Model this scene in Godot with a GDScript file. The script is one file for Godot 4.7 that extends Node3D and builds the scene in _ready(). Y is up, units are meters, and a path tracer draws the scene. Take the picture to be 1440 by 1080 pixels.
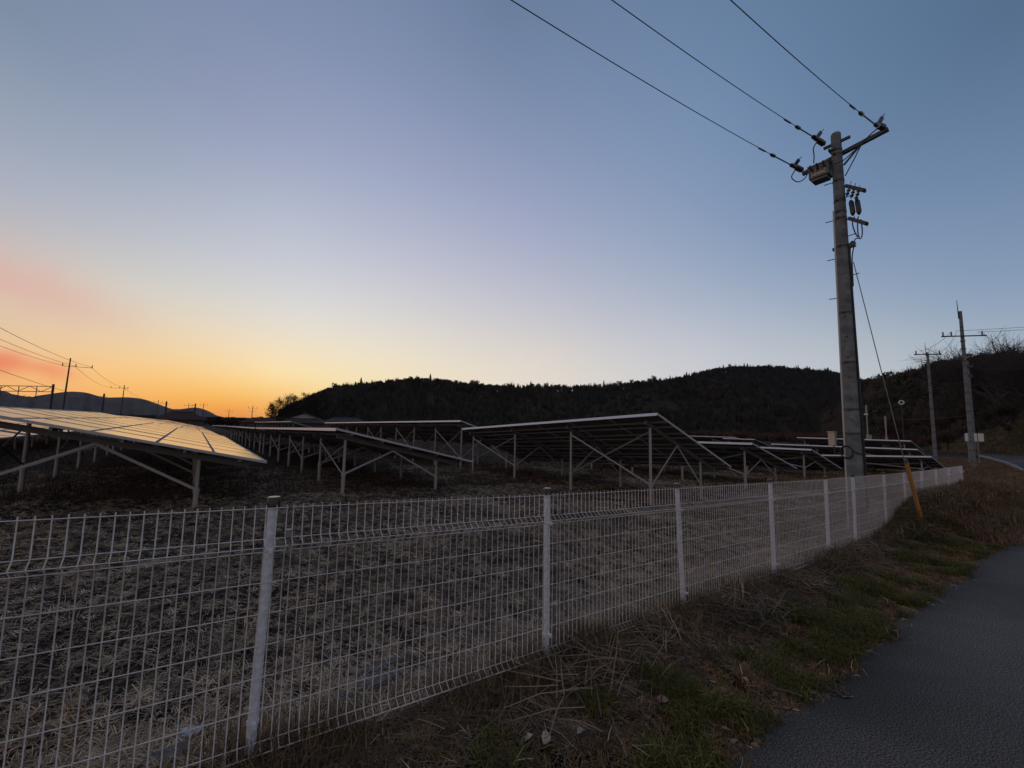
extends Node3D
# A solar farm beside a lane at dusk. The lane and the fence run along U, the rows of panels along V (to the left and away).
const AX := 53.4
var UD := Vector3(sin(deg_to_rad(AX)), 0, -cos(deg_to_rad(AX)))
var VD := Vector3(-cos(deg_to_rad(AX)), 0, -sin(deg_to_rad(AX)))
var FB := Basis(UD, Vector3.UP, -VD)   # local x = along the lane, y = up, z = towards the lane
var bumps := FastNoiseLite.new()
var fine := FastNoiseLite.new()
var patchy := FastNoiseLite.new()
var rng := RandomNumberGenerator.new()
var M := {}
var used := {}

# ---------------------------------------------------------------- helpers
func w(u: float, v: float, y: float) -> Vector3:
	return UD * u + VD * v + Vector3(0, y, 0)

func uv(p: Vector3) -> Vector2:
	return Vector2(p.dot(UD), p.dot(VD))

func ss(a: float, b: float, x: float) -> float:
	return smoothstep(a, b, x)

func gl(u: float) -> float:
	if u > 0.0:
		return -0.62 * (1.0 - exp(-u / 15.0))
	return 0.25 * (1.0 - exp(u / 6.0))

func road_edge(u: float) -> float:
	var e := 1.25 - 0.02 * clampf(u - 5.0, 0.0, 9.0)
	if u > 16.0:
		var k := minf(u - 16.0, 60.0)
		e += k * k * 0.0021 + maxf(u - 76.0, 0.0) * 0.25
	return e

func gnd(u: float, v: float) -> float:
	var y := gl(u)
	var far := 1.0 - ss(25.0, 70.0, absf(v) + maxf(absf(u) - 20.0, 0.0))
	y -= 0.09 * ss(2.5, 3.4, v)
	var e := road_edge(u)
	# the bank of soil and weeds that buries the foot of the fence
	y += 0.56 * ss(9.5, 13.0, u) * (1.0 - ss(19.0, 30.0, u)) * exp(-pow((v - 2.25) / 0.62, 2.0))
	y += 0.03 * ss(e + 0.1, e + 0.5, v) * (1.0 - ss(2.3, 3.0, v))
	var rough := 1.0
	if v < e + 0.1:
		rough = 0.12
		y -= 0.012 + 0.06 * ss(-e + 0.4, -e + 0.7, -v)
		if v < e - 5.2:
			y += 0.12 * ss(-e + 5.2, -e + 6.0, -v)
			rough = 0.8
	y += rough * (bumps.get_noise_2d(u, v) * 0.075 + fine.get_noise_2d(u, v) * 0.03) * (0.3 + 0.7 * far)
	return y

func new_st() -> SurfaceTool:
	var st := SurfaceTool.new()
	st.begin(Mesh.PRIMITIVE_TRIANGLES)
	return st

func tri(st: SurfaceTool, a: Vector3, b: Vector3, c: Vector3) -> void:
	st.add_vertex(a); st.add_vertex(b); st.add_vertex(c)

func quad(st: SurfaceTool, a: Vector3, b: Vector3, c: Vector3, d: Vector3) -> void:   # clockwise from the front
	st.add_vertex(a); st.add_vertex(b); st.add_vertex(c)
	st.add_vertex(a); st.add_vertex(c); st.add_vertex(d)

func box(st: SurfaceTool, c: Vector3, s: Vector3, b := Basis()) -> void:
	st.set_smooth_group(-1)
	var h := s * 0.5
	var p: Array[Vector3] = []
	for i in 8:
		p.append(c + b * Vector3(h.x if i & 1 else -h.x, h.y if i & 2 else -h.y, h.z if i & 4 else -h.z))
	quad(st, p[4], p[6], p[7], p[5])
	quad(st, p[1], p[3], p[2], p[0])
	quad(st, p[5], p[7], p[3], p[1])
	quad(st, p[0], p[2], p[6], p[4])
	quad(st, p[6], p[2], p[3], p[7])
	quad(st, p[0], p[4], p[5], p[1])

func bar(st: SurfaceTool, a: Vector3, b: Vector3, wide: float, tall: float, up := Vector3.UP) -> void:   # a square bar from a to b
	var t := (b - a).normalized()
	var side := t.cross(up)
	if side.length() < 0.01:
		side = t.cross(Vector3.RIGHT)
	side = side.normalized()
	var top := side.cross(t).normalized()
	box(st, (a + b) * 0.5, Vector3(wide, tall, a.distance_to(b)), Basis(side, top, -t))

func tube(st: SurfaceTool, pts: Array, radii: Array, n := 8, caps := true) -> void:
	var last := pts.size() - 1
	var t0: Vector3 = (pts[1] - pts[0]).normalized()
	var nx := t0.cross(Vector3.UP if absf(t0.y) < 0.9 else Vector3.RIGHT).normalized()
	var rings: Array = []
	for i in pts.size():
		var t: Vector3 = (pts[mini(i + 1, last)] - pts[maxi(i - 1, 0)]).normalized()
		nx = (nx - t * nx.dot(t)).normalized()
		var ny := t.cross(nx)
		var r: float = radii[mini(i, radii.size() - 1)]
		var ring: Array[Vector3] = []
		for k in n:
			var a := TAU * k / n
			ring.append(pts[i] + (nx * cos(a) + ny * sin(a)) * r)
		rings.append(ring)
	st.set_smooth_group(0)
	for i in last:
		for k in n:
			var k2 := (k + 1) % n
			quad(st, rings[i][k], rings[i + 1][k], rings[i + 1][k2], rings[i][k2])
	if caps:
		st.set_smooth_group(-1)
		for k in n:
			var k2 := (k + 1) % n
			tri(st, pts[0], rings[0][k], rings[0][k2])
			tri(st, pts[last], rings[last][k2], rings[last][k])

func done(st: SurfaceTool) -> ArrayMesh:
	st.generate_normals()
	return st.commit()

func numbered(called: String) -> String:
	var k: int = used.get(called, 0)
	used[called] = k + 1
	return called if k == 0 else "%s_%03d" % [called, k]

func put(called: String, mesh: Mesh, mat: Material, parent: Node3D, xf := Transform3D()) -> MeshInstance3D:
	var o := MeshInstance3D.new()
	if parent == self:
		o.name = numbered(called)
	else:
		var k: int = parent.get_meta("n_" + called, 0)
		parent.set_meta("n_" + called, k + 1)
		o.name = called if k == 0 else "%s_%03d" % [called, k]
	o.mesh = mesh
	if mat:
		o.material_override = mat
	o.transform = xf
	parent.add_child(o, true)
	return o

func part(called: String, st: SurfaceTool, mat: Material, parent: Node3D) -> MeshInstance3D:
	return put(called, done(st), mat, parent)

func tag(o: Node3D, label: String, category: String, group := "") -> Node3D:
	o.set_meta("label", label); o.set_meta("category", category)
	if group:
		o.set_meta("group", group)
	return o

func struct(o: Node3D) -> Node3D:
	o.set_meta("kind", "structure")
	return o

func thing(called: String, label: String, category: String, at: Vector3, b := Basis(), group := "") -> Node3D:
	var o := Node3D.new()
	o.name = numbered(called)
	add_child(o, true)
	o.transform = Transform3D(b, at)
	return tag(o, label, category, group)

func lin(r: float, g: float, b: float) -> Color:
	return Color(r, g, b).linear_to_srgb()

func mat(r: float, g: float, b: float, rough := 0.8, metal := 0.0, spec := 0.5) -> StandardMaterial3D:
	var m := StandardMaterial3D.new()
	m.albedo_color = lin(r, g, b)
	m.roughness = rough
	m.metallic = metal
	m.metallic_specular = spec
	return m

func noise_tex(size: int, freq: float, lo: float, hi: float, seed_: int, kind := FastNoiseLite.TYPE_SIMPLEX_SMOOTH, oct := 4, normal := false, bump := 4.0) -> NoiseTexture2D:
	var n := FastNoiseLite.new()
	n.seed = seed_
	n.noise_type = kind
	n.frequency = freq
	n.fractal_octaves = oct
	var t := NoiseTexture2D.new()
	t.width = size; t.height = size
	t.seamless = true
	t.noise = n
	if normal:
		t.as_normal_map = true
		t.bump_strength = bump
	else:
		var g := Gradient.new()
		g.set_color(0, Color(lo, lo, lo)); g.set_color(1, Color(hi, hi, hi))
		t.color_ramp = g
	return t

func tri_map(m: StandardMaterial3D, metres: float, world := true) -> void:
	m.uv1_triplanar = true
	m.uv1_world_triplanar = world
	m.uv1_scale = Vector3.ONE / metres

func stuff(called: String, mesh: Mesh, m: Material, xfs: Array, cols: Array, label: String, category: String) -> void:
	var mm := MultiMesh.new()
	mm.transform_format = MultiMesh.TRANSFORM_3D
	mm.use_colors = true
	mm.mesh = mesh
	mm.instance_count = xfs.size()
	for i in xfs.size():
		mm.set_instance_transform(i, xfs[i])
		mm.set_instance_color(i, cols[i])
	var o := MultiMeshInstance3D.new()
	o.name = numbered(called)
	o.multimesh = mm
	o.material_override = m
	add_child(o, true)
	o.set_meta("kind", "stuff")
	tag(o, label, category)

# ---------------------------------------------------------------- sky
var sky_p: Array = []
var sky_w: Array = []

func sky_pos(d: Vector3) -> Vector3:
	var el := rad_to_deg(asin(clampf(d.y, -1, 1)))
	var flat := Vector2(d.x, -d.z).normalized() * cos(deg_to_rad(el))
	return Vector3(flat.x, flat.y, 0.55 * log(1.0 + maxf(el, -2.0) / 7.0))

func dir_of(az: float, el: float) -> Vector3:
	var a := deg_to_rad(az)
	var e := deg_to_rad(el)
	return Vector3(sin(a) * cos(e), sin(e), -cos(a) * cos(e))

func sky_fit() -> void:
	# azimuth from the view's centre, elevation, colour of the air there
	var s := [
		[-52.5, 32.3, "7d8ea4"], [-2.4, 46.8, "6b7f9d"], [51.7, 34.2, "556e8c"], [-51.1, 19.9, "abb1c1"], [-28.9, 23.6, "b8becf"], [0.3, 27.0, "a1a8c5"], [-31.4, 7.1, "fbdfb3"],
		[48.8, 13.1, "899eb8"], [-48.6, 12.5, "d8c7b9"], [-50.2, 8.1, "e5c8a8"], [-44.4, 4.4, "fec982"], [-34.6, 2.2, "ffb954"], [-29.3, 5.8, "fee4ac"], [-41.5, 13.3, "d5d1c9"],
		[-26.8, 13.6, "dedbd8"], [-14.6, 8.6, "eee1ca"], [4.4, 9.2, "dfd6cd"], [4.3, 16.7, "bfc1cd"], [22.5, 10.7, "c3c6cf"], [34.4, 9.8, "b6bdc8"], [33.5, 21.5, "8499b8"],
		[49.5, 24.0, "6d85a6"], [26.5, 36.4, "738cad"], [42.2, 9.0, "aeb8c2"], [-37.1, 33.1, "8f99b6"], [-17.8, 33.4, "97a1bf"], [-32.9, 0.8, "ff9e40"],
		[20.0, 3.0, "d6d2cf"], [45.0, 4.0, "bcc4ca"], [0.0, 4.0, "eadfcd"], [-46.0, 0.5, "fdb060"], [-20.0, 3.5, "fbe0a8"],
		[-70.0, 4.0, "e8b48c"], [-75.0, 16.0, "beb2b4"], [-110.0, 4.0, "cfb0a4"], [-110.0, 25.0, "a9a3ae"], [90.0, 4.0, "b8b0b4"], [90.0, 25.0, "828ea4"],
		[150.0, 4.0, "bea8a8"], [-150.0, 4.0, "c2a8a6"], [180.0, 20.0, "aea4ae"], [180.0, 50.0, "868c9e"], [0.0, 72.0, "657792"], [0.0, 90.0, "6a7b94"], [-90.0, 55.0, "7d879c"], [90.0, 55.0, "66788f"]]
	var rhs: Array = []
	for k in s:
		sky_p.append(sky_pos(dir_of(k[0], k[1])))
		var c := Color.html(k[2])
		rhs.append(Vector3(c.r, c.g, c.b))
	var n := s.size()
	var a: Array = []
	for i in n + 4:
		var row := PackedFloat64Array()
		row.resize(n + 4)
		for j in n + 4:
			if i < n and j < n:
				row[j] = (sky_p[i] as Vector3).distance_to(sky_p[j]) - (0.01 if i == j else 0.0)
			elif i < n or j < n:
				var p: Vector3 = sky_p[mini(i, j)]
				var k := maxi(i, j) - n
				row[j] = 1.0 if k == 0 else p[k - 1]
		a.append(row)
		if i >= n:
			rhs.append(Vector3.ZERO)
	var t := n + 4
	for i in t:   # Gauss
		var best := i
		for r in range(i + 1, t):
			if absf(a[r][i]) > absf(a[best][i]):
				best = r
		var tmp = a[i]; a[i] = a[best]; a[best] = tmp
		var tv = rhs[i]; rhs[i] = rhs[best]; rhs[best] = tv
		for r in range(i + 1, t):
			var f: float = a[r][i] / a[i][i]
			if f != 0.0:
				for c in range(i, t):
					a[r][c] -= f * a[i][c]
				rhs[r] -= rhs[i] * f
	sky_w.resize(t)
	for i in range(t - 1, -1, -1):
		var v: Vector3 = rhs[i]
		for c in range(i + 1, t):
			v -= (sky_w[c] as Vector3) * a[i][c]
		sky_w[i] = v / a[i][i]

func sky_color(d: Vector3) -> Color:
	var p := sky_pos(d)
	var n := sky_p.size()
	var c: Vector3 = sky_w[n] + sky_w[n + 1] * p.x + sky_w[n + 2] * p.y + sky_w[n + 3] * p.z
	for i in n:
		c += (sky_w[i] as Vector3) * p.distance_to(sky_p[i])
	# thin lit clouds over the sunrise at the left
	var el := rad_to_deg(asin(clampf(d.y, -1, 1)))
	var az := rad_to_deg(atan2(d.x, -d.z))
	var wob := bumps.get_noise_2d(az * 0.9, el * 3.0) * 0.8
	var streak := exp(-pow((el - 4.6 - 0.12 * (az + 50.0) * -1.0 + wob) / 0.7, 2.0)) * ss(-44.0, -49.5, az) * ss(-85.0, -60.0, az)
	c = c.lerp(Vector3(0.93, 0.47, 0.35), clampf(streak * 0.85, 0, 1))
	var pink := exp(-pow((el - 11.6 + 0.22 * (az + 50.0) + wob * 1.2) / 2.0, 2.0)) * ss(-38.0, -52.0, az) * ss(-90.0, -65.0, az)
	c = c.lerp(Vector3(0.87, 0.68, 0.64), clampf(pink * 0.62, 0, 1))
	return Color(clampf(c.x, 0.02, 1), clampf(c.y, 0.02, 1), clampf(c.z, 0.02, 1)).srgb_to_linear()

func make_sky() -> Sky:
	sky_fit()
	var wide := 512
	var high := 256
	var im := Image.create(wide, high, false, Image.FORMAT_RGBF)
	for j in high:
		var el := 90.0 - 180.0 * (j + 0.5) / high
		if el < -4.0:
			im.fill_rect(Rect2i(0, j, wide, high - j), Color(0.02, 0.018, 0.016))
			break
		for i in wide:
			im.set_pixel(i, j, sky_color(dir_of(360.0 * fposmod((i + 0.5) / wide + 0.5, 1.0) - 180.0, maxf(el, -0.5))))
	var m := PanoramaSkyMaterial.new()
	m.panorama = ImageTexture.create_from_image(im)
	var s := Sky.new()
	s.sky_material = m
	return s

# ---------------------------------------------------------------- main
func _ready() -> void:
	rng.seed = 4711
	bumps.seed = 3; bumps.frequency = 0.35; bumps.fractal_octaves = 3
	fine.seed = 8; fine.frequency = 2.6; fine.fractal_octaves = 2
	patchy.seed = 21; patchy.frequency = 0.55; patchy.fractal_octaves = 3
	var cam := Camera3D.new()
	cam.name = "camera"
	cam.position = Vector3(0, 1.62, 0)
	cam.rotation = Vector3(deg_to_rad(5.71), 0, 0.02)
	cam.fov = rad_to_deg(2.0 * atan(540.0 / 600.0))
	cam.near = 0.05
	cam.far = 9000.0
	cam.current = true
	add_child(cam)
	var env := Environment.new()
	env.background_mode = Environment.BG_SKY
	env.sky = make_sky()
	env.tonemap_mode = Environment.TONE_MAPPER_LINEAR
	env.tonemap_exposure = 1.0
	env.fog_enabled = true   # thin air: only the mountains pale
	env.fog_density = 0.00003
	env.fog_light_color = Color(0.86, 0.86, 0.9)
	env.sdfgi_enabled = true
	env.ssao_enabled = true
	env.ssil_enabled = true
	var we := WorldEnvironment.new()
	we.name = "world_environment"
	we.environment = env
	add_child(we)
	var sun := DirectionalLight3D.new()   # the sun is still under the skyline: only the last of its glow
	sun.name = "sun"
	sun.light_color = Color(1.0, 0.72, 0.45)
	sun.light_energy = 0.004
	sun.light_angular_distance = 12.0
	sun.shadow_enabled = true
	sun.transform = Transform3D(Basis.looking_at(-dir_of(-36.0, 5.0)), Vector3(0, 20, 0))
	add_child(sun)
	materials()
	ground()
	hills()
	arrays()
	fence()
	main_pole()
	other_poles()
	background()
	right_side()
	plants()

func materials() -> void:
	M.white = mat(0.79, 0.83, 0.87, 0.5)
	var grime := noise_tex(512, 0.02, 0.76, 1.0, 16, FastNoiseLite.TYPE_SIMPLEX_SMOOTH, 5)
	M.white.albedo_texture = grime
	tri_map(M.white, 0.35)
	M.wire = mat(0.74, 0.71, 0.67, 0.5)
	M.wire.albedo_texture = grime
	tri_map(M.wire, 0.5)
	M.black = mat(0.012, 0.012, 0.013, 0.28)
	M.steel = mat(0.30, 0.295, 0.275, 0.6, 0.2)
	M.rail = mat(0.12, 0.12, 0.115, 0.65, 0.2)
	M.trim = mat(0.62, 0.62, 0.64, 0.45, 0.15)
	M.side = mat(0.4, 0.4, 0.4, 0.5, 0.15)
	M.frame = mat(0.26, 0.26, 0.27, 0.5, 0.2)
	M.back = mat(0.12, 0.12, 0.12, 0.7)
	var g := mat(0.010, 0.011, 0.018, 0.17, 0.0, 0.5)
	g.normal_enabled = true
	g.normal_texture = noise_tex(512, 0.008, 0, 1, 5, FastNoiseLite.TYPE_SIMPLEX_SMOOTH, 2, true, 1.2)
	g.normal_scale = 0.25
	g.uv1_scale = Vector3(0.7, 4, 1)
	M.glass = g
	var c := mat(0.235, 0.255, 0.25, 0.9)
	c.albedo_texture = noise_tex(512, 0.012, 0.62, 1.0, 6)
	c.normal_enabled = true
	c.normal_texture = noise_tex(512, 0.05, 0, 1, 7, FastNoiseLite.TYPE_SIMPLEX_SMOOTH, 3, true, 3.0)
	c.normal_scale = 0.4
	tri_map(c, 1.4, false)
	M.concrete = c
	M.dark_steel = mat(0.06, 0.062, 0.066, 0.55, 0.3)
	M.galv = mat(0.22, 0.225, 0.23, 0.5, 0.4)
	M.porcelain = mat(0.05, 0.03, 0.022, 0.25)
	M.cable = mat(0.012, 0.012, 0.013, 0.55)
	M.wire_far = mat(0.02, 0.02, 0.022, 0.6)
	M.beige = mat(0.5, 0.42, 0.30, 0.55)
	M.orange = mat(0.48, 0.2, 0.02, 0.65)
	M.orange.albedo_texture = grime
	tri_map(M.orange, 0.6)
	M.pvc = mat(0.48, 0.47, 0.43, 0.5)
	M.sign = mat(0.6, 0.6, 0.58, 0.6)
	M.boxgrey = mat(0.16, 0.165, 0.16, 0.6)
	var gr := mat(1, 1, 1, 0.95, 0.0, 0.3)
	gr.vertex_color_use_as_albedo = true
	gr.albedo_texture = noise_tex(1024, 0.03, 0.1, 1.0, 11, FastNoiseLite.TYPE_SIMPLEX_SMOOTH, 5)
	gr.normal_enabled = true
	gr.normal_texture = noise_tex(1024, 0.06, 0, 1, 12, FastNoiseLite.TYPE_SIMPLEX_SMOOTH, 4, true, 8.0)
	tri_map(gr, 1.7)
	M.ground = gr
	var rd := mat(1, 1, 1, 0.85, 0.0, 0.35)
	rd.vertex_color_use_as_albedo = true
	rd.albedo_texture = noise_tex(1024, 0.16, 0.02, 1.1, 13, FastNoiseLite.TYPE_SIMPLEX, 4)
	rd.normal_enabled = true
	rd.normal_texture = noise_tex(1024, 0.16, 0, 1, 14, FastNoiseLite.TYPE_CELLULAR, 2, true, 6.0)
	rd.normal_scale = 0.18
	tri_map(rd, 2.3)
	M.road = rd
	var hl := mat(1, 1, 1, 1.0, 0.0, 0.1)
	hl.vertex_color_use_as_albedo = true
	M.tint = hl
	var lf := mat(1, 1, 1, 0.9, 0.0, 0.2)
	lf.vertex_color_use_as_albedo = true
	lf.cull_mode = BaseMaterial3D.CULL_DISABLED
	M.leaf = lf
	var lv := mat(1, 1, 1, 0.8, 0.0, 0.3)
	lv.vertex_color_use_as_albedo = true
	lv.cull_mode = BaseMaterial3D.CULL_DISABLED
	M.dry = lv
	M.bark = mat(0.05, 0.042, 0.036, 0.95)
	M.twig = mat(0.042, 0.033, 0.027, 0.95)
	M.crown = mat(0.012, 0.013, 0.009, 0.95, 0.0, 0.2)
	M.roof_tile = mat(0.05, 0.05, 0.054, 0.85, 0, 0.3)
	M.roof_red = mat(0.06, 0.035, 0.032, 0.9, 0, 0.2)
	M.plaster = mat(0.30, 0.29, 0.28, 0.9)
	M.wood = mat(0.07, 0.05, 0.04, 0.9)
	M.pane = mat(0.02, 0.022, 0.026, 0.15)

# ---------------------------------------------------------------- ground and road
func steps(fine_a: float, fine_b: float, step: float, far_a: float, far_b: float) -> PackedFloat32Array:
	var up := PackedFloat32Array()
	var x := fine_a
	while x <= fine_b:
		up.append(x); x += step
	var s := step
	while x < far_b:
		s *= 1.22
		x += s
		up.append(x)
	var down := PackedFloat32Array()
	s = step
	x = fine_a
	while x > far_a:
		s *= 1.22
		x -= s
		down.append(x)
	down.reverse()
	down.append_array(up)
	return down

func ground() -> void:
	var us := steps(-3.0, 24.0, 0.15, -4200, 4200)
	var vs := steps(-1.0, 9.0, 0.11, -4200, 4200)
	var pos := PackedVector3Array()
	var col := PackedColorArray()
	var nor := PackedVector3Array()
	var nu := us.size()
	var nv := vs.size()
	for i in nu:
		for j in nv:
			pos.append(w(us[i], vs[j], gnd(us[i], vs[j])))
			col.append(ground_color(us[i], vs[j]))
	for i in nu:
		for j in nv:
			var a := pos[mini(i + 1, nu - 1) * nv + j] - pos[maxi(i - 1, 0) * nv + j]
			var b := pos[i * nv + mini(j + 1, nv - 1)] - pos[i * nv + maxi(j - 1, 0)]
			var n := b.cross(a).normalized()
			nor.append(n if n.y > 0 else -n)
	var idx := PackedInt32Array()
	for i in nu - 1:
		for j in nv - 1:
			var p := i * nv + j
			idx.append_array([p, p + nv, p + nv + 1, p, p + nv + 1, p + 1])
	var arr := []
	arr.resize(Mesh.ARRAY_MAX)
	arr[Mesh.ARRAY_VERTEX] = pos
	arr[Mesh.ARRAY_NORMAL] = nor
	arr[Mesh.ARRAY_COLOR] = col
	arr[Mesh.ARRAY_INDEX] = idx
	var t0 := (pos[nv] - pos[0]).cross(pos[nv + 1] - pos[0])
	if t0.y > 0:   # keep the front faces clockwise from above
		for k in range(0, idx.size(), 3):
			var q := idx[k + 1]
			idx[k + 1] = idx[k + 2]
			idx[k + 2] = q
		arr[Mesh.ARRAY_INDEX] = idx
	var m := ArrayMesh.new()
	m.add_surface_from_arrays(Mesh.PRIMITIVE_TRIANGLES, arr)
	struct(put("ground", m, M.ground, self))
	tag(get_node("ground"), "dark bare field and grassy verge sloping gently away from the lane", "ground")
	# the lane
	var st := new_st()
	st.set_smooth_group(0)
	var cols := 14
	var u := -26.0
	var rows: Array = []
	while u < 110.0:
		var row: Array = []
		for k in cols + 1:
			var e := road_edge(u) + bumps.get_noise_2d(u * 2.6, 40.0) * 0.2 + fine.get_noise_2d(u * 1.3, 7.0) * 0.12
			var v := lerpf(e, road_edge(u) - 4.7, pow(float(k) / cols, 1.3))
			var y := gl(u) + 0.012 + bumps.get_noise_2d(u * 0.5, v) * 0.008
			if k == 0:
				y -= 0.03
			row.append([w(u, v, y), u, v])
		rows.append(row)
		u += 0.11 if u > -1.0 and u < 16.0 else 1.0
	for i in rows.size() - 1:
		for k in cols:
			var q := [rows[i][k], rows[i][k + 1], rows[i + 1][k + 1], rows[i + 1][k]]
			for z in [0, 2, 1, 0, 3, 2]:
				var e: Array = q[z]
				var s := 0.25 + 0.13 * patchy.get_noise_2d(e[1] * 0.55, e[2] * 0.9) + 0.03 * fine.get_noise_2d(e[1], e[2])
				s *= lerpf(0.62, 1.0, ss(0.0, 0.55, road_edge(e[1]) - e[2] + 0.1 * patchy.get_noise_2d(e[1] * 3.0, 3.0)))
				st.set_color(Color(s * 1.17, s * 1.0, s * 0.87))
				st.add_vertex(e[0])
	struct(put("road", done(st), M.road, self))
	tag(get_node("road"), "narrow dark asphalt lane with a ragged grassy edge", "road")

func ground_color(u: float, v: float) -> Color:
	var e := road_edge(u)
	var n := patchy.get_noise_2d(u, v)
	var field := Color(0.12, 0.09, 0.068).lerp(Color(0.06, 0.046, 0.036), clampf(n * 1.4 + 0.5, 0, 1))
	var verge := Color(0.05, 0.034, 0.02).lerp(Color(0.032, 0.028, 0.014), clampf(n * 1.6 + 0.5, 0, 1))
	var litter := Color(0.05, 0.038, 0.03)
	verge = verge.lerp(litter, ss(1.75, 2.1, v) * (1.0 - ss(10.0, 16.0, u)))
	var c := verge.lerp(field, ss(2.35, 2.9, v + n * 0.3))
	if u > 17.0:
		var dry := Color(0.19, 0.125, 0.085)
		c = c.lerp(dry, ss(17.0, 22.0, u) * (1.0 - ss(9.0, 16.0, v)))
	if v < e - 4.7:
		c = verge
	elif v < e + 0.3:   # crumbled edge: dust and grit
		c = c.lerp(Color(0.2, 0.165, 0.135), 1.0 - ss(e - 0.02, e + 0.3, v + 0.25 * n))
	var d := sqrt(u * u + v * v)
	return c.lerp(Color(0.09, 0.07, 0.055), ss(60.0, 160.0, d))

# ---------------------------------------------------------------- hills and forest
func ridge_at(r: Array, s: float) -> Vector3:
	var x := clampf(s, 0, 0.9999) * (r.size() - 1)
	var i := int(x)
	var a: Vector3 = r[maxi(i - 1, 0)]
	var d: Vector3 = r[mini(i + 2, r.size() - 1)]
	return (r[i] as Vector3).cubic_interpolate(r[i + 1], a, d, x - i)

func slope_at(r: Array, s: float, t: float, front: float, rough: float) -> Vector3:   # t: 0 on the ridge, 1 at the foot facing the lane, -1 at the foot behind
	var p := ridge_at(r, s)
	var a: Vector3 = r[0]
	var b: Vector3 = r[r.size() - 1]
	var n := Vector3(p.x, 0, p.z).normalized() * -1.0
	var lobes := fine.get_noise_2d(p.x * 0.006 + 4.0, p.z * 0.006) * 0.5 + 0.5
	var reach := front * (0.75 + 0.5 * lobes)
	var q := p + n * reach * t
	var k := 1.0 - absf(t)
	var h := (p.y + 3.0) * (0.35 * k + 0.65 * k * k * (3.0 - 2.0 * k)) - 3.0
	h += rough * (bumps.get_noise_2d(q.x * 0.05, q.z * 0.05)) * sin(clampf(absf(t), 0, 1) * PI)
	return Vector3(q.x, h, q.z)

func hill(called: String, label: String, category: String, r: Array, front: float, rough: float, ns: int, nt: int, base: Color) -> void:
	var st := new_st()
	st.set_smooth_group(0)
	var g: Array = []
	for i in ns + 1:
		var row: Array = []
		for j in nt + 1:
			row.append(slope_at(r, float(i) / ns, lerpf(-1.0, 1.0, float(j) / nt), front, rough))
		g.append(row)
	for i in ns:
		for j in nt:
			for z in [[0, 0], [1, 0], [1, 1], [0, 0], [1, 1], [0, 1]]:
				var p: Vector3 = g[i + z[0]][j + z[1]]
				var k := 0.8 + 0.4 * patchy.get_noise_2d(p.x * 0.03, p.z * 0.03)
				st.set_color(Color(base.r * k, base.g * k, base.b * k))
				st.add_vertex(p)
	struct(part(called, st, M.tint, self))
	tag(get_node(NodePath(called)), label, category)

func crown_mesh(kind: int, seed_: int) -> ArrayMesh:   # unit trees, one metre tall, for the far woods
	var r := RandomNumberGenerator.new()
	r.seed = seed_
	var st := new_st()
	st.set_smooth_group(-1)
	if kind == 0:      # conifer: ragged whorls of drooping boughs
		for layer in 8:
			var y0 := 0.12 + 0.1 * layer
			var rad := 0.21 * (1.0 - layer / 8.6)
			for k in 9:
				var a := TAU * (k + r.randf() * 0.7) / 9.0
				var o := Vector3(cos(a), 0, sin(a))
				var sd := Vector3(-o.z, 0, o.x) * rad * 0.36
				var tip := o * rad * r.randf_range(0.75, 1.2) + Vector3(0, y0 - 0.03, 0)
				st.set_color(Color.WHITE * r.randf_range(0.7, 1.2))
				tri(st, Vector3(0, y0 + 0.13, 0), tip + sd, tip - sd)
		st.set_color(Color.WHITE)
	elif kind == 1:    # leafless broadleaf: a haze of fine shoots over a few limbs
		for k in 150:
			var d := Vector3(r.randfn(), absf(r.randfn()) + 0.35, r.randfn()).normalized()
			var a := Vector3(0, 0.28, 0) + d * Vector3(0.24, 0.42, 0.24) * r.randf_range(0.25, 0.75)
			var b := Vector3(0, 0.3, 0) + (d + Vector3(r.randfn(), r.randfn(), r.randfn()) * 0.16) * Vector3(0.32, 0.62, 0.32) * r.randf_range(0.8, 1.1)
			var sd := d.cross(Vector3(r.randfn(), r.randfn(), r.randfn())).normalized() * 0.017
			st.set_color(Color.WHITE * r.randf_range(0.7, 1.3))
			tri(st, a - sd, a + sd, b)
		for k in 5:
			var a := TAU * k / 5.0
			st.set_color(Color.WHITE * 0.8)
			tube(st, [Vector3.ZERO, Vector3(0, 0.25, 0), Vector3(cos(a) * 0.18, 0.6, sin(a) * 0.18)], [0.022, 0.018, 0.004], 4, false)
	else:              # evergreen broadleaf: leaf clumps spread through an uneven crown
		for k in 150:
			var d := Vector3(r.randfn(), r.randfn(), r.randfn()).normalized()
			var c := Vector3(0, 0.58, 0) + d * Vector3(0.3, 0.4, 0.3) * pow(r.randf(), 0.35) * (0.85 + 0.25 * sin(d.x * 5.0 + seed_) * cos(d.y * 4.0))
			var x := Vector3(r.randfn(), r.randfn(), r.randfn()).normalized() * 0.065
			var y := x.cross(d + Vector3(0.1, 0.2, 0.3)).normalized() * 0.065
			st.set_color(Color.WHITE * r.randf_range(0.6, 1.3))
			tri(st, c - x, c + x, c + y)
			tri(st, c - x + y, c + y * 0.5, c - y)
		tube(st, [Vector3.ZERO, Vector3(0, 0.5, 0)], [0.03, 0.015], 4, false)
	return done(st)

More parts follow.
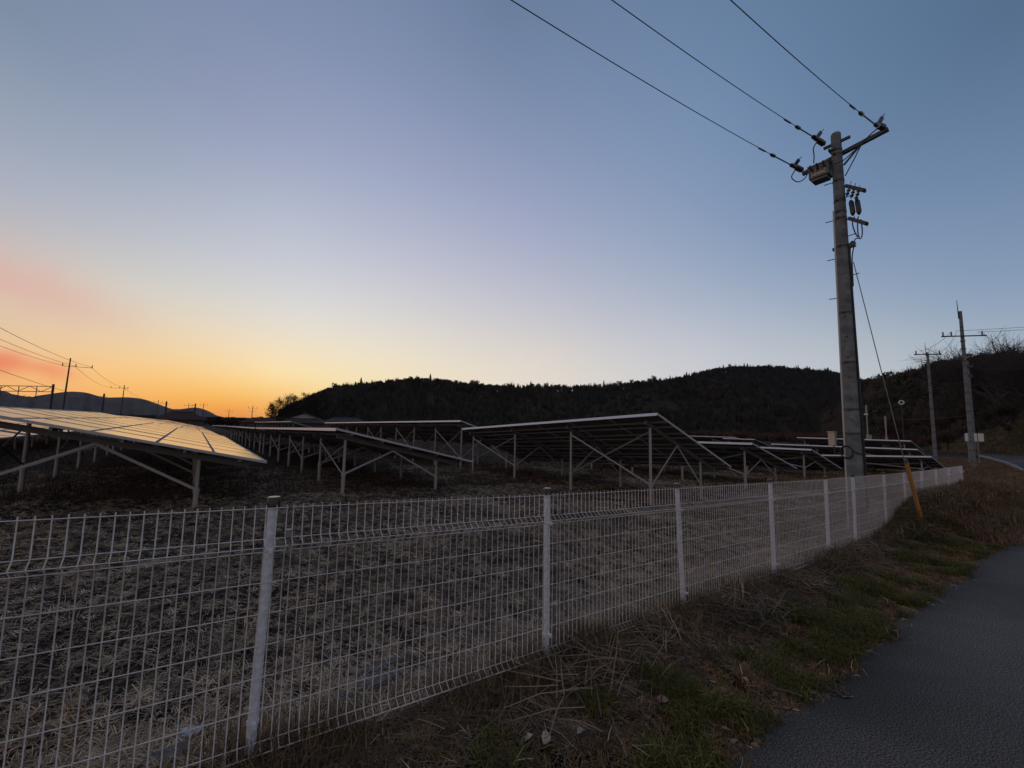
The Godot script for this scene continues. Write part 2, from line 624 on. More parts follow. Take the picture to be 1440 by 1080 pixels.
func wood(called: String, label: String, r: Array, front: float, rough: float, n: int, lo: float, hi: float, mix: Array, s0: float, s1: float, tone: float) -> void:
	var xf := [[], [], []]
	var co := [[], [], []]
	for i in n:
		var s := rng.randf_range(s0, s1)
		var t := rng.randf_range(-0.12, 1.0)
		if i % 4 == 0:
			t = rng.randf_range(-0.07, 0.07)
		var p := slope_at(r, s, t, front, rough)
		var patch := patchy.get_noise_2d(p.x * 0.02, p.z * 0.02)
		var kind := 0
		var pick := rng.randf() + patch * 0.9
		if pick < mix[0]:
			kind = 0
		elif pick < mix[1]:
			kind = 1
		else:
			kind = 2
		var h := rng.randf_range(lo, hi) * (1.15 if kind == 0 else 1.0)
		if rng.randf() < 0.06:
			h *= 1.35
		if s0 > 0.0:
			h *= lerpf(0.5, 1.0, ss(s0, s0 + 0.14, s))
		var b := Basis(Vector3.UP, rng.randf() * TAU).scaled(Vector3(h * rng.randf_range(0.8, 1.3), h, h * rng.randf_range(0.8, 1.3)))
		xf[kind].append(Transform3D(b, p - Vector3(0, 0.4, 0)))
		var v := rng.randf_range(0.7, 1.3) * tone
		co[kind].append([Color(0.045, 0.05, 0.034), Color(0.105, 0.082, 0.068), Color(0.062, 0.066, 0.038)][kind] * v)
	for k in 3:
		if xf[k].size():
			stuff(called, crown_mesh(k, 31 + k), M.leaf, xf[k], co[k], label % ["conifers", "bare broadleaf trees", "evergreen broadleaf trees"][k], "forest")

func hills() -> void:
	var h1 := [Vector3(-227, -2.9, -353), Vector3(-208, 2.3, -365), Vector3(-197, 11.0, -371), Vector3(-178, 20.6, -381), Vector3(-156, 29.5, -390), Vector3(-109, 38.0, -406), Vector3(-70, 40.0, -417), Vector3(-22, 37.0, -433), Vector3(30, 38.8, -443), Vector3(97, 41.5, -447), Vector3(170, 49.0, -441), Vector3(210, 46.0, -432), Vector3(237, 35.0, -417), Vector3(267, 20.0, -399), Vector3(300, 4.0, -375)]
	var h2 := [Vector3(120, 40.0, -845), Vector3(181, 58.4, -831), Vector3(294, 87.0, -797), Vector3(372, 105.0, -764), Vector3(431, 106.5, -733), Vector3(482, 98.2, -700), Vector3(520, 87.1, -673), Vector3(543, 74.1, -654), Vector3(570, 54.2, -631), Vector3(601, 20.5, -601)]
	var h3 := [Vector3(154, 2.7, -210), Vector3(160, 12.1, -201), Vector3(164, 19.3, -193), Vector3(168, 21.6, -185), Vector3(162, 24.3, -158), Vector3(153, 21.9, -133), Vector3(147, 19.9, -120), Vector3(153, 20.9, -107), Vector3(157, 20.1, -89), Vector3(160, 16.7, -66), Vector3(165, 12.0, -30)]
	var m1 := [Vector3(-2700, 5.0, -300), Vector3(-2437, 23.0, -906), Vector3(-2333, 69.4, -1147), Vector3(-2210, 57.4, -1369), Vector3(-2099, 100.0, -1534), Vector3(-1998, 100.8, -1664), Vector3(-1977, 91.1, -1688), Vector3(-1946, 82.9, -1724), Vector3(-1930, 90.3, -1742), Vector3(-1880, 110.2, -1796), Vector3(-1853, 113.1, -1824), Vector3(-1831, 109.2, -1846), Vector3(-1795, 95.0, -1881), Vector3(-1742, 99.4, -1930), Vector3(-1702, 94.8, -1966), Vector3(-1658, 74.7, -2003), Vector3(-1616, 53.7, -2037), Vector3(-1586, 55.2, -2060), Vector3(-1545, 64.3, -2091), Vector3(-1505, 50.5, -2120), Vector3(-1466, 25.6, -2148), Vector3(-1370, 8.5, -2210), Vector3(-1153, 2.0, -2330)]
	var bk := [Vector3(64, -1.5, -70), Vector3(66, 0.6, -64), Vector3(67, 3.0, -58), Vector3(66, 4.6, -52), Vector3(66, 5.6, -44), Vector3(64, 6.4, -36), Vector3(63, 6.6, -22), Vector3(62, 5.0, -6)]
	hill("wooded_hill", "dark wooded hill along the far side of the solar field", "hill", h1, 110, 7, 90, 24, Color(0.05, 0.045, 0.036))
	hill("wooded_peak", "higher rounded wooded hill behind, right of the centre", "hill", h2, 220, 14, 70, 24, Color(0.025, 0.024, 0.026))
	hill("wooded_ridge", "near wooded ridge rising to the right edge behind the lane", "hill", h3, 62, 3, 70, 20, Color(0.06, 0.048, 0.036))
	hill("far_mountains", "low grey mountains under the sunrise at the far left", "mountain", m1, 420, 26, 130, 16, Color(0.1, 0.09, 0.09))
	hill("embankment", "brown grassy bank at the foot of the ridge beside the lane", "bank", bk, 13, 0.5, 60, 16, Color(0.12, 0.095, 0.06))
	var xf: Array = []
	var co: Array = []
	for i in 6000:
		var p := slope_at(bk, rng.randf(), rng.randf_range(-0.4, 1.0), 13, 0.5)
		var z := rng.randf_range(0.7, 1.8)
		xf.append(Transform3D(Basis(Vector3.UP, rng.randf() * TAU).scaled(Vector3(z, z, z)), p))
		co.append(Color(0.27, 0.19, 0.115).lerp(Color(0.17, 0.15, 0.075), clampf(0.5 + patchy.get_noise_2d(p.x * 0.2, p.z * 0.2), 0, 1)) * rng.randf_range(0.6, 1.3))
	stuff("embankment_grass", tuft(22, 0.3, 0.5, 0.02, 1.2, 19), M.dry, xf, co, "rough brown and olive grass on the bank beside the far lane", "grass")
	wood("forest", "dark mass of %s on the hill beyond the panels", h1, 110, 7, 5200, 5.0, 9.0, [0.42, 0.78], 0.12, 1.0, 0.7)
	wood("peak_forest", "far mass of %s on the higher rounded hill", h2, 220, 14, 4200, 8.0, 12.5, [0.35, 0.8], 0.0, 1.0, 0.5)
	wood("ridge_forest", "mass of %s on the ridge at the right edge", h3, 62, 3, 2600, 4.5, 7.5, [-0.6, 0.9], 0.0, 1.0, 1.0)

# ---------------------------------------------------------------- solar arrays
func module_mesh(x: float, z: float) -> ArrayMesh:
	var st := new_st()
	var f := 0.011
	box(st, Vector3(0, 0, z / 2 - f / 2), Vector3(x, 0.04, f))
	box(st, Vector3(0, 0, -z / 2 + f / 2), Vector3(x, 0.04, f))
	box(st, Vector3(x / 2 - f / 2, 0, 0), Vector3(f, 0.04, z - 2 * f))
	box(st, Vector3(-x / 2 + f / 2, 0, 0), Vector3(f, 0.04, z - 2 * f))
	st.generate_normals()
	var m := st.commit()
	var hx := x / 2 - f
	var hz := z / 2 - f
	var s2 := new_st()
	s2.set_smooth_group(-1)
	var c := [Vector3(-hx, 0.016, -hz), Vector3(hx, 0.016, -hz), Vector3(hx, 0.016, hz), Vector3(-hx, 0.016, hz)]
	for k in [0, 1, 2, 0, 2, 3]:
		s2.set_uv(Vector2(c[k].x / x + 0.5, c[k].z / z + 0.5))
		s2.add_vertex(c[k])
	s2.generate_normals()
	s2.generate_tangents()
	s2.commit(m)
	var s3 := new_st()
	s3.set_smooth_group(-1)
	quad(s3, Vector3(-hx, 0.009, hz), Vector3(hx, 0.009, hz), Vector3(hx, 0.009, -hz), Vector3(-hx, 0.009, -hz))
	box(s3, Vector3(-hx * 0.6, 0.0, 0), Vector3(0.1, 0.016, 0.14))
	s3.generate_normals()
	s3.commit(m)
	m.surface_set_material(0, M.frame)
	m.surface_set_material(1, M.glass)
	m.surface_set_material(2, M.back)
	return m

func table(label: String, u0: float, y0: float, u1: float, y1: float, v0: float, v1: float, dyv: float, across := 5) -> void:
	var g0 := gnd(u0 + 0.5, v0 + 0.4)
	var t := thing("solar_array", label, "solar array", w(u0, v0, g0), FB, "solar arrays in the field")
	var length := v1 - v0
	var h := Vector3(0, y0 - g0, 0)
	var s := Vector3(u1 - u0, y1 - y0, 0)
	var a := Vector3(0, dyv, -length)
	var bx := s.normalized()
	var bz := -(a - bx * a.dot(bx)).normalized()
	var by := bz.cross(bx)
	var along := maxi(1, roundi(length / 1.66))
	var mx := s.length() / across
	var mz := a.length() / along
	var mesh := module_mesh(mx - 0.03, mz - 0.03)
	for j in along:
		for i in across:
			var c := h + s * ((i + 0.5) / across) + a * ((j + 0.5) / along)
			var tilt := Basis(bx, rng.randfn(0, 0.0022)) * Basis(bz, rng.randfn(0, 0.0022))
			put("solar_panel", mesh, null, t, Transform3D(tilt * Basis(bx, by, bz), c))
	var trim := new_st()
	bar(trim, h - bx * 0.012 - by * 0.012, h + a - bx * 0.012 - by * 0.012, 0.02, 0.078, by)
	part("edge_trim", trim, M.trim, t)
	for q in [[h + by * 0.004, h + s + by * 0.004], [h + s + bx * 0.012, h + s + a + bx * 0.012]]:
		var side := new_st()
		bar(side, q[0], q[1], 0.014, 0.05, by)
		part("edge_trim", side, M.side, t)
	for k in [0.1, 0.3, 0.5, 0.7, 0.9]:
		var st := new_st()
		var o: Vector3 = h + s * k - by * 0.052
		bar(st, o, o + a, 0.045, 0.062, by)
		part("purlin", st, M.rail, t)
	var bays := maxi(1, roundi((length - 0.9) / 2.75))
	var feet: Array = []
	for k in bays + 1:
		var d := 0.45 + (length - 0.9) * k / bays
		var f := d / length
		var st := new_st()
		var o := h + a * f - by * 0.142
		bar(st, o + s * 0.04, o + s * 0.95, 0.05, 0.11, by)
		part("rafter", st, M.rail, t)
		var ends: Array = []
		for q in [[0.1, 0], [0.76, 1]]:
			var top: Vector3 = o + s * q[0] - by * 0.055
			var ground_y := gnd(u0 + top.x, v0 + d) - g0
			var collar := ground_y + (0.52 if q[1] == 0 else 0.34)
			var leg := new_st()
			tube(leg, [Vector3(top.x, ground_y - 0.3, top.z), Vector3(top.x, collar, top.z)], [0.047], 10)
			tube(leg, [Vector3(top.x, collar, top.z), Vector3(top.x, top.y, top.z)], [0.037], 10)
			tube(leg, [Vector3(top.x, collar - 0.05, top.z), Vector3(top.x, collar + 0.04, top.z)], [0.06], 10)
			part("leg", leg, M.steel, t)
			ends.append([Vector3(top.x, collar, top.z), top])
		var mid := o + s * 0.42 - by * 0.06
		for e in ends:
			var br := new_st()
			bar(br, (e[0] as Vector3) + Vector3(0, 0.02, 0.045), mid + Vector3(0, 0, 0.045), 0.012, 0.05)
			part("brace", br, M.steel, t)
		feet.append(ends)
	for k in bays:
		if k % 2 == 0:
			var x1 := new_st()
			bar(x1, feet[k][0][0] + Vector3(-0.045, 0.03, 0), feet[k + 1][0][1] + Vector3(-0.045, -0.08, 0), 0.045, 0.01, Vector3.RIGHT)
			part("brace", x1, M.steel, t)
			var x2 := new_st()
			bar(x2, feet[k][0][1] + Vector3(0.045, -0.08, 0), feet[k + 1][0][0] + Vector3(0.045, 0.03, 0), 0.045, 0.01, Vector3.RIGHT)
			part("brace", x2, M.rail, t)

func arrays() -> void:
	# label, high edge u and y, low edge u and y, near v, far v, rise along v
	table("nearest array at the left, its glass glowing orange under the sunrise", -3.23, 1.78, 1.29, 0.78, 10.3, 25.6, 0.08)
	table("second array of the orange row at the left, just behind the nearest one", -3.23, 1.80, 1.29, 0.80, 26.3, 42.0, -0.05)
	table("third array of the orange row at the left, half hidden behind the second", -3.23, 1.74, 1.29, 0.74, 42.8, 60.0, -0.1)
	table("farthest array of the orange row at the left, beside the dark hedges", -3.23, 1.62, 1.29, 0.62, 60.8, 92.0, -0.1)
	table("array left of the orange row, seen only through the gap under it", -10.0, 1.85, -5.4, 0.85, 10.3, 26.0, 0.0)
	table("array behind the leftmost one, its bright glass seen under the orange row", -10.0, 1.85, -5.4, 0.85, 26.8, 44.0, 0.0)
	table("low array left of centre with a pinkish top edge and its slanting end in view", 2.93, 1.47, 7.0, 0.52, 11.35, 28.1, -0.21)
	table("array behind the pinkish edged one, at its left end", 2.93, 1.25, 7.0, 0.30, 28.8, 52.0, -0.15)
	table("thin far array at the end of the pinkish row towards the hedges", 2.93, 1.10, 7.0, 0.15, 52.8, 96.0, -0.35)
	table("large dark array in the middle, seen from below with a bright upper edge", 9.62, 2.02, 13.35, 0.52, 6.62, 16.55, -0.54)
	table("long array behind the large middle one, in the same row to its left", 9.62, 1.83, 13.5, 0.62, 16.75, 41.2, -0.2)
	table("far array of the middle row in front of the tiled house", 9.62, 1.70, 13.5, 0.62, 58.0, 96.0, -0.2)
	table("array right of the large middle one, behind its sloping end", 16.4, 1.18, 20.3, 0.12, 7.33, 18.5, -0.16)
	table("array left of the big pole, third from the pole in its group", 23.0, 0.84, 26.9, -0.2, 7.68, 19.0, -0.02)
	table("array whose long edge passes behind the big pole", 29.6, 0.55, 33.4, -0.3, 4.73, 13.5, -0.42)
	table("array behind the big pole with its edge above the nearer one", 36.0, 0.72, 39.8, -0.1, 6.35, 14.7, -0.03)
	table("small far array seen right of the big pole at the brown slope", 42.4, 1.16, 46.2, 0.3, 7.8, 15.2, 0.02)
	table("small far array above the dark group left of the big pole", 48.0, 0.79, 51.8, 0.0, 21.2, 24.6, 0.0)
	table("farthest small array just right of the large middle one's end", 54.0, 0.86, 57.8, 0.1, 26.0, 35.0, 0.0)

# ---------------------------------------------------------------- fence
func fence() -> void:
	var posts := [-1.45, 0.34, 2.16, 3.88, 5.9, 7.78, 9.03, 10.85, 12.4, 14.0, 15.6, 17.3, 19.2]
	var v0 := 2.4
	var base := func(u: float) -> float: return gl(u) + lerpf(0.035, -0.05, clampf(u / 14.0, 0, 1))
	var y00: float = base.call(0.32)
	var root := thing("mesh_fence", "white welded wire mesh fence on posts along the lane", "fence", w(0.32, v0, y00), FB)
	var at := func(u: float, y: float, dv: float) -> Vector3: return Vector3(u - 0.32, y - y00, -dv)
	var lean := [0.0, 0.03, -0.01, -0.1, -0.03, 0.02, 0.06, 0.05, 0.02, -0.01, 0.02, 0.0, 0.0]
	var n := 0
	for u in posts:
		var b: float = base.call(u)
		var st := new_st()
		var top: Vector3 = at.call(u + lean[n] * 0.4, b + 1.2, 0.035)
		var foot: Vector3 = at.call(u - lean[n] * 0.6, b - 0.3, 0.035)
		tube(st, [foot, top], [0.0225], 20)
		var po := part("fence_post", st, M.white, root)
		var cap := new_st()
		tube(cap, [top + Vector3(0, -0.02, 0), top + Vector3(0, 0.026, 0), top + Vector3(0, 0.032, 0)], [0.0305, 0.0305, 0.027], 20)
		part("post_cap", cap, M.black, po)
		for hh in [0.98, 0.2]:
			var cl := new_st()
			var c: Vector3 = foot.lerp(top, (hh + 0.3) / 1.5)
			tube(cl, [c + Vector3(0, -0.008, 0), c + Vector3(0, 0.008, 0)], [0.0262], 16)
			bar(cl, c + Vector3(0, 0, 0.02), c + Vector3(0, 0, 0.05), 0.02, 0.018)
			part("clamp", cl, M.white, po)
		n += 1
	# heights below the top wire and how far each stands proud: the two folds
	var prof := [[-0.014, 0.0], [0.145, 0.0], [0.175, 0.042], [0.205, 0.0], [1.061, 0.0], [1.091, 0.042], [1.121, 0.0], [1.13, 0.0]]
	var rails := [[0.0, 0.0], [0.145, 0.0], [0.175, 0.042], [0.205, 0.0], [0.346, 0.0], [0.489, 0.0], [0.632, 0.0], [0.775, 0.0], [0.918, 0.0], [1.061, 0.0], [1.091, 0.042], [1.121, 0.0]]
	for i in posts.size() - 1:
		var ua: float = posts[i] + 0.09
		var ub: float = posts[i + 1] + 0.09
		var ya: float = base.call(ua) + 1.185
		var yb: float = base.call(ub) + 1.185
		if i == 4: yb -= 0.006
		var st := new_st()
		var m := roundi((ub - ua - 0.03) / 0.0446)
		for k in m + 1:
			var f := float(k) / m
			var u := lerpf(ua + 0.008, ub - 0.022, f)
			var y := lerpf(ya, yb, f)
			var pts: Array = []
			for q in prof:
				pts.append(at.call(u, y - q[0], -q[1]))
			tube(st, pts, [0.0027], 5, false)
		for q in rails:
			tube(st, [at.call(ua, ya - q[0], -q[1] - 0.0045), at.call(ub - 0.014, yb - q[0], -q[1] - 0.0045)], [0.0024], 5)
		part("mesh_panel", st, M.wire, root)
		var cl := new_st()
		for hh in [0.128]:
			var c: Vector3 = at.call(ub - 0.008, yb - hh, -0.004)
			box(cl, c, Vector3(0.024, 0.032, 0.022))
			box(cl, c + Vector3(0, 0.018, 0), Vector3(0.027, 0.006, 0.026))
		part("joint_clip", cl, M.galv, root)

# ---------------------------------------------------------------- the big pole
func insulator(st: SurfaceTool, a: Vector3, b: Vector3, r: float, sheds: int) -> void:
	var pts: Array = []
	var rad: Array = []
	for k in sheds * 4 + 1:
		pts.append(a.lerp(b, float(k) / (sheds * 4)))
		rad.append([0.42, 1.0, 0.75, 0.42][k % 4] * r)
	tube(st, pts, rad, 10)

func curve(st: SurfaceTool, pts: Array, r: float, n := 6) -> void:
	var c := Curve3D.new()
	for i in pts.size():
		var d: Vector3 = (pts[mini(i + 1, pts.size() - 1)] - pts[maxi(i - 1, 0)]) / 6.0
		c.add_point(pts[i], -d, d)
	c.bake_interval = 0.04
	var out: Array = []
	for p in c.get_baked_points():
		out.append(p)
	tube(st, out, [r], n)

func main_pole() -> void:
	var pu := 10.6
	var pv := 2.8
	var b := gnd(pu, pv) - 0.05
	var t := thing("utility_pole", "tall grey concrete utility pole behind the white fence, with switch box and crossarm", "utility pole", w(pu, pv, b), FB)
	var at := func(u: float, v: float, y: float) -> Vector3: return Vector3(u - pu, y - b, -(v - pv))
	var rad := func(y: float) -> float: return lerpf(0.15, 0.09, clampf(y / 8.0, 0, 1))
	var st := new_st()
	var pts: Array = []
	var rr: Array = []
	for k in 25:
		var y := -0.3 + (7.99 - b + 0.3) * k / 24.0
		pts.append(Vector3(0, y, 0)); rr.append(rad.call(y + b))
	pts.append(Vector3(0, 8.02 - b, 0)); rr.append(0.074)
	tube(st, pts, rr, 28)
	part("shaft", st, M.concrete, t)
	for y in [7.62, 7.52, 6.93, 6.49, 6.24, 6.10, 5.49, 4.08, 3.05, 2.1, 1.62]:
		var bd := new_st()
		tube(bd, [at.call(pu, pv, y - 0.02), at.call(pu, pv, y + 0.02)], [rad.call(y) + 0.006], 24)
		bar(bd, at.call(pu - rad.call(y), pv + 0.02, y), at.call(pu - rad.call(y) - 0.04, pv + 0.02, y), 0.05, 0.03)
		part("band", bd, M.dark_steel, t)
	var k := 0
	var yb := 1.9
	while yb < 7.0:     # climbing bolts, left and right in turn
		var sb := new_st()
		var sd := 1.0 if k % 2 == 0 else -1.0
		var r0: float = rad.call(yb)
		if yb > 4.4:
			tube(sb, [at.call(pu - 0.02, pv + sd * (r0 - 0.02), yb), at.call(pu - 0.05, pv + sd * (r0 + 0.15), yb)], [0.009], 6)
		else:
			tube(sb, [at.call(pu - r0 + 0.03, pv - 0.02, yb), at.call(pu - r0 - 0.03, pv - 0.02, yb)], [0.014], 6)
		part("step_bolt", sb, M.dark_steel, t)
		yb += 0.42
		k += 1
	# crossarm on the far side of the shaft
	var arm := new_st()
	bar(arm, at.call(pu + 0.16, 3.5, 7.50), at.call(pu + 0.16, 1.98, 7.72), 0.075, 0.075)
	var ar := part("crossarm", arm, M.dark_steel, t)
	var strap := new_st()
	bar(strap, at.call(pu + 0.16, 2.95, 7.52), at.call(pu + 0.10, 2.86, 7.30), 0.012, 0.04)
	bar(strap, at.call(pu + 0.16, 2.4, 7.66), at.call(pu + 0.10, 2.72, 7.30), 0.012, 0.04)
	part("arm_brace", strap, M.dark_steel, ar)
	var top := new_st()
	bar(top, at.call(pu - 0.02, 3.02, 7.78), at.call(pu - 0.02, 2.55, 7.80), 0.05, 0.05)
	bar(top, at.call(pu - 0.1, 2.905, 7.66), at.call(pu + 0.1, 2.905, 7.66), 0.04, 0.05)
	part("top_bracket", top, M.dark_steel, t)
	# strain insulators with their clamps; the wires pull back along the lane
	var ends := [[3.46, 10.66, 7.53, 7.39, 9.95], [2.98, 10.5, 7.82, 7.72, 9.9], [2.03, 10.68, 7.74, 7.50, 10.0]]
	var names := ["left", "middle", "right"]
	for i in 3:
		var e: Array = ends[i]
		var a: Vector3 = at.call(e[1], e[0], e[2])
		var c: Vector3 = at.call(e[4], e[0], e[3])
		var d := (c - a).normalized()
		var ins := new_st()
		tube(ins, [a, a + d * 0.1], [0.02], 8)
		insulator(ins, a + d * 0.08, a + d * 0.42, 0.062, 3)
		part("insulator", ins, M.porcelain, t)
		var cl := new_st()
		tube(cl, [a + d * 0.4, a + d * 0.47, a + d * 0.66, c], [0.02, 0.045, 0.04, 0.016], 8)
		bar(cl, a + d * 0.5, a + d * 0.42 + Vector3(0.06, 0.17, 0.05), 0.03, 0.07)
		tube(cl, [a + d * 0.42 + Vector3(0.06, 0.17, 0.05), a + d * 0.34 + Vector3(0.1, 0.27, 0.07)], [0.012, 0.006], 6)
		part("wire_clamp", cl, M.black, t)
	# the wires themselves, slack to the next pole behind
	var span := 45.0
	var slope := [0.178, 0.205, 0.235]
	for i in 3:
		var e: Array = ends[i]
		var o := w(e[4], e[0], e[3])
		var wr := new_st()
		var line: Array = []
		for q in 61:
			var x := span * pow(q / 60.0, 1.2)
			line.append(-UD * x + Vector3(0, -slope[i] * x * (1.0 - x / span), 0))
		tube(wr, line, [0.0062], 6)
		var far := (line[0] as Vector3).lerp(line[1], 0.3)
		var sl := new_st()
		var dd := (-UD + Vector3(0, -slope[i], 0)).normalized()
		tube(sl, [dd * 0.75, dd * 0.8, dd * 0.94, dd * 1.02], [0.009, 0.032, 0.032, 0.009], 8)
		tube(sl, [dd * 0.0, dd * 0.8], [0.013], 8)
		tube(sl, [dd * 1.2, dd * 1.25, dd * 1.5, dd * 1.55], [0.007, 0.016, 0.016, 0.007], 8)
		var pl := thing("power_line", "%s of the three black power lines running from the crossarm to the top edge" % names[i], "power line", o, Basis(), "power lines on the big pole")
		part("conductor", wr, M.cable, pl)
		part("sleeve", sl, M.black, pl)
	# jumpers
	var jn := [[[3.46, 7.44, 10.3], [3.58, 7.32, 10.35], [3.52, 7.2, 10.4], [3.42, 7.16, 10.4], [3.33, 7.22, 10.42], [3.28, 7.36, 10.45]],
		[[2.98, 7.78, 10.15], [3.09, 7.68, 10.2], [3.12, 7.55, 10.3], [3.17, 7.46, 10.42]],
		[[2.05, 7.56, 10.3], [2.2, 7.62, 10.5], [2.38, 7.55, 10.62], [2.53, 7.28, 10.62], [2.68, 7.0, 10.6]],
		[[2.36, 7.55, 10.6], [2.5, 7.40, 10.5], [2.66, 7.28, 10.46], [2.8, 7.25, 10.42]]]
	for j in jn:
		var js := new_st()
		var l: Array = []
		for q in j:
			l.append(at.call(q[2], q[0], q[1]))
		curve(js, l, 0.011)
		part("jumper_cable", js, M.cable, t)
	# switch box slung under the left half of the arm
	var sw := new_st()
	var q0: Vector3 = at.call(pu - 0.02, 3.10, 7.27)
	box(sw, q0, Vector3(0.30, 0.27, 0.36))
	box(sw, q0 + Vector3(0, -0.16, 0), Vector3(0.24, 0.06, 0.29))
	box(sw, q0 + Vector3(0, 0.14, 0), Vector3(0.33, 0.025, 0.39))
	var swp := part("switch_box", sw, M.boxgrey, t)
	for z in [-0.12, 0.0, 0.12]:
		var bs := new_st()
		insulator(bs, q0 + Vector3(-0.15, 0.03, z), q0 + Vector3(-0.25, 0.12, z), 0.035, 2)
		part("bushing", bs, M.porcelain, swp)
	var rib := new_st()
	for z in [-0.12, -0.04, 0.04, 0.12]:
		box(rib, q0 + Vector3(-0.158, -0.02, z), Vector3(0.016, 0.2, 0.012))
	box(rib, q0 + Vector3(-0.152, -0.07, 0), Vector3(0.01, 0.05, 0.24))
	part("cooling_rib", rib, M.beige, swp)
	# two short side arms on the lane side with fuses and arresters
	for e in [[2.68, 6.78, 2.36, 6.50], [2.66, 6.06, 2.36, 5.80]]:
		var sa := new_st()
		bar(sa, at.call(pu, e[0], e[1]), at.call(pu - 0.1, e[2], e[3]), 0.07, 0.07)
		bar(sa, at.call(pu + 0.08, e[0], e[1] + 0.03), at.call(pu - 0.02, e[2], e[3]), 0.03, 0.05)
		part("side_arm", sa, M.dark_steel, t)
	for z in 3:
		var fu := new_st()
		var o: Vector3 = at.call(pu - 0.04 - 0.02 * z, 2.60 - 0.075 * z, 6.72 - 0.085 * z)
		insulator(fu, o, o + Vector3(-0.06, -0.21, -0.05), 0.038, 3)
		tube(fu, [o, o + Vector3(0.02, 0.11, 0.02)], [0.006], 5)
		part("fuse_holder", fu, M.porcelain, t)
	for z in 2:
		var arr := new_st()
		var o: Vector3 = at.call(pu - 0.06, 2.60 - 0.1 * z, 6.40 - 0.02 * z)
		tube(arr, [o, o + Vector3(-0.01, -0.05, 0.01), o + Vector3(-0.02, -0.28, 0.03), o + Vector3(-0.02, -0.34, 0.03)], [0.025, 0.045, 0.045, 0.02], 10)
		part("arrester", arr, M.black, t)
	for j in [[[2.56, 6.05], [2.60, 5.92], [2.57, 5.72], [2.53, 5.6]], [[2.50, 6.03], [2.52, 5.85], [2.52, 5.66], [2.50, 5.58]], [[2.46, 5.95], [2.45, 5.7], [2.48, 5.55], [2.56, 5.58], [2.66, 5.42]],
		[[2.62, 5.55], [2.67, 5.4], [2.675, 4.9], [2.668, 4.0], [2.652, 2.6], [2.637, 1.0], [2.632, 0.2]], [[2.58, 5.5], [2.64, 5.2], [2.65, 4.6]]]:
		var cs := new_st()
		var l: Array = []
		for q in j:
			l.append(at.call(pu - 0.03, q[0], q[1]))
		curve(cs, l, 0.019 if j.size() == 7 else 0.011)
		part("cable", cs, M.cable, t)
	var cb := new_st()
	box(cb, at.call(pu - 0.03, 2.62, 5.47), Vector3(0.07, 0.1, 0.1))
	box(cb, at.call(pu - 0.03, 2.93, 5.47), Vector3(0.05, 0.06, 0.06))
	part("cable_cleat", cb, M.black, t)
	# earth wire cover down the left side
	var pv_ := new_st()
	var l2: Array = []
	for q in 12:
		var y := lerpf(6.3, b + 0.05, q / 11.0)
		l2.append(at.call(pu - 0.06, pv + rad.call(y) - 0.005, y))
	tube(pv_, l2, [0.021], 8)
	part("earth_wire_cover", pv_, M.pvc, t)
	# meter box on a bracket with its coil of cable
	var mb := new_st()
	box(mb, at.call(pu - 0.05, 3.14, 1.5), Vector3(0.13, 0.26, 0.11))
	box(mb, at.call(pu - 0.05, 3.14, 1.645), Vector3(0.15, 0.02, 0.135))
	var mbp := part("meter_box", mb, M.beige, t)
	var dr := new_st()
	box(dr, at.call(pu - 0.069, 3.14, 1.49), Vector3(0.012, 0.2, 0.085))
	part("door", dr, M.beige, mbp)
	var bkt := new_st()
	bar(bkt, at.call(pu - 0.03, 3.07, 1.57), at.call(pu - 0.03, 2.95, 1.57), 0.04, 0.03)
	bar(bkt, at.call(pu - 0.03, 3.07, 1.43), at.call(pu - 0.03, 2.95, 1.43), 0.04, 0.03)
	part("bracket", bkt, M.dark_steel, mbp)
	var co := new_st()
	var ring: Array = []
	for q in 41:
		var a := TAU * q / 20.0
		ring.append(at.call(pu - 0.2 - 0.012 * (q / 20.0), 2.87 + 0.10 * cos(a), 1.24 + 0.12 * sin(a) + 0.01 * (q / 20.0)))
	tube(co, ring, [0.013], 6)
	curve(co, [at.call(pu - 0.19, 2.97, 1.24), at.call(pu - 0.12, 3.08, 1.2), at.call(pu - 0.05, 3.12, 1.36)], 0.013)
	curve(co, [at.call(pu - 0.2, 2.78, 1.30), at.call(pu - 0.19, 2.70, 1.24), at.call(pu - 0.03, 2.60, 1.22)], 0.013)
	part("cable_coil", co, M.cable, t)
	# stay wire to an anchor further along the fence
	var g := w(11.5, 2.05, gnd(11.5, 2.05))
	var hi := w(10.72, 2.66, 5.15)
	var gw := thing("guy_wire", "stay wire from the big pole down to its orange guard at the fence", "guy wire", g)
	var gs := new_st()
	tube(gs, [Vector3(0, -0.2, 0), hi - g], [0.008], 6)
	part("steel_wire", gs, M.galv, gw)
	var dn := (hi - g).normalized()
	var gt := new_st()
	tube(gt, [dn * -0.1, dn * 1.12], [0.034], 14)
	part("guard_tube", gt, M.orange, gw)
	var gc := new_st()
	tube(gc, [dn * 1.11, dn * 1.18], [0.037, 0.024], 14)
	part("guard_cap", gc, M.black, gw)

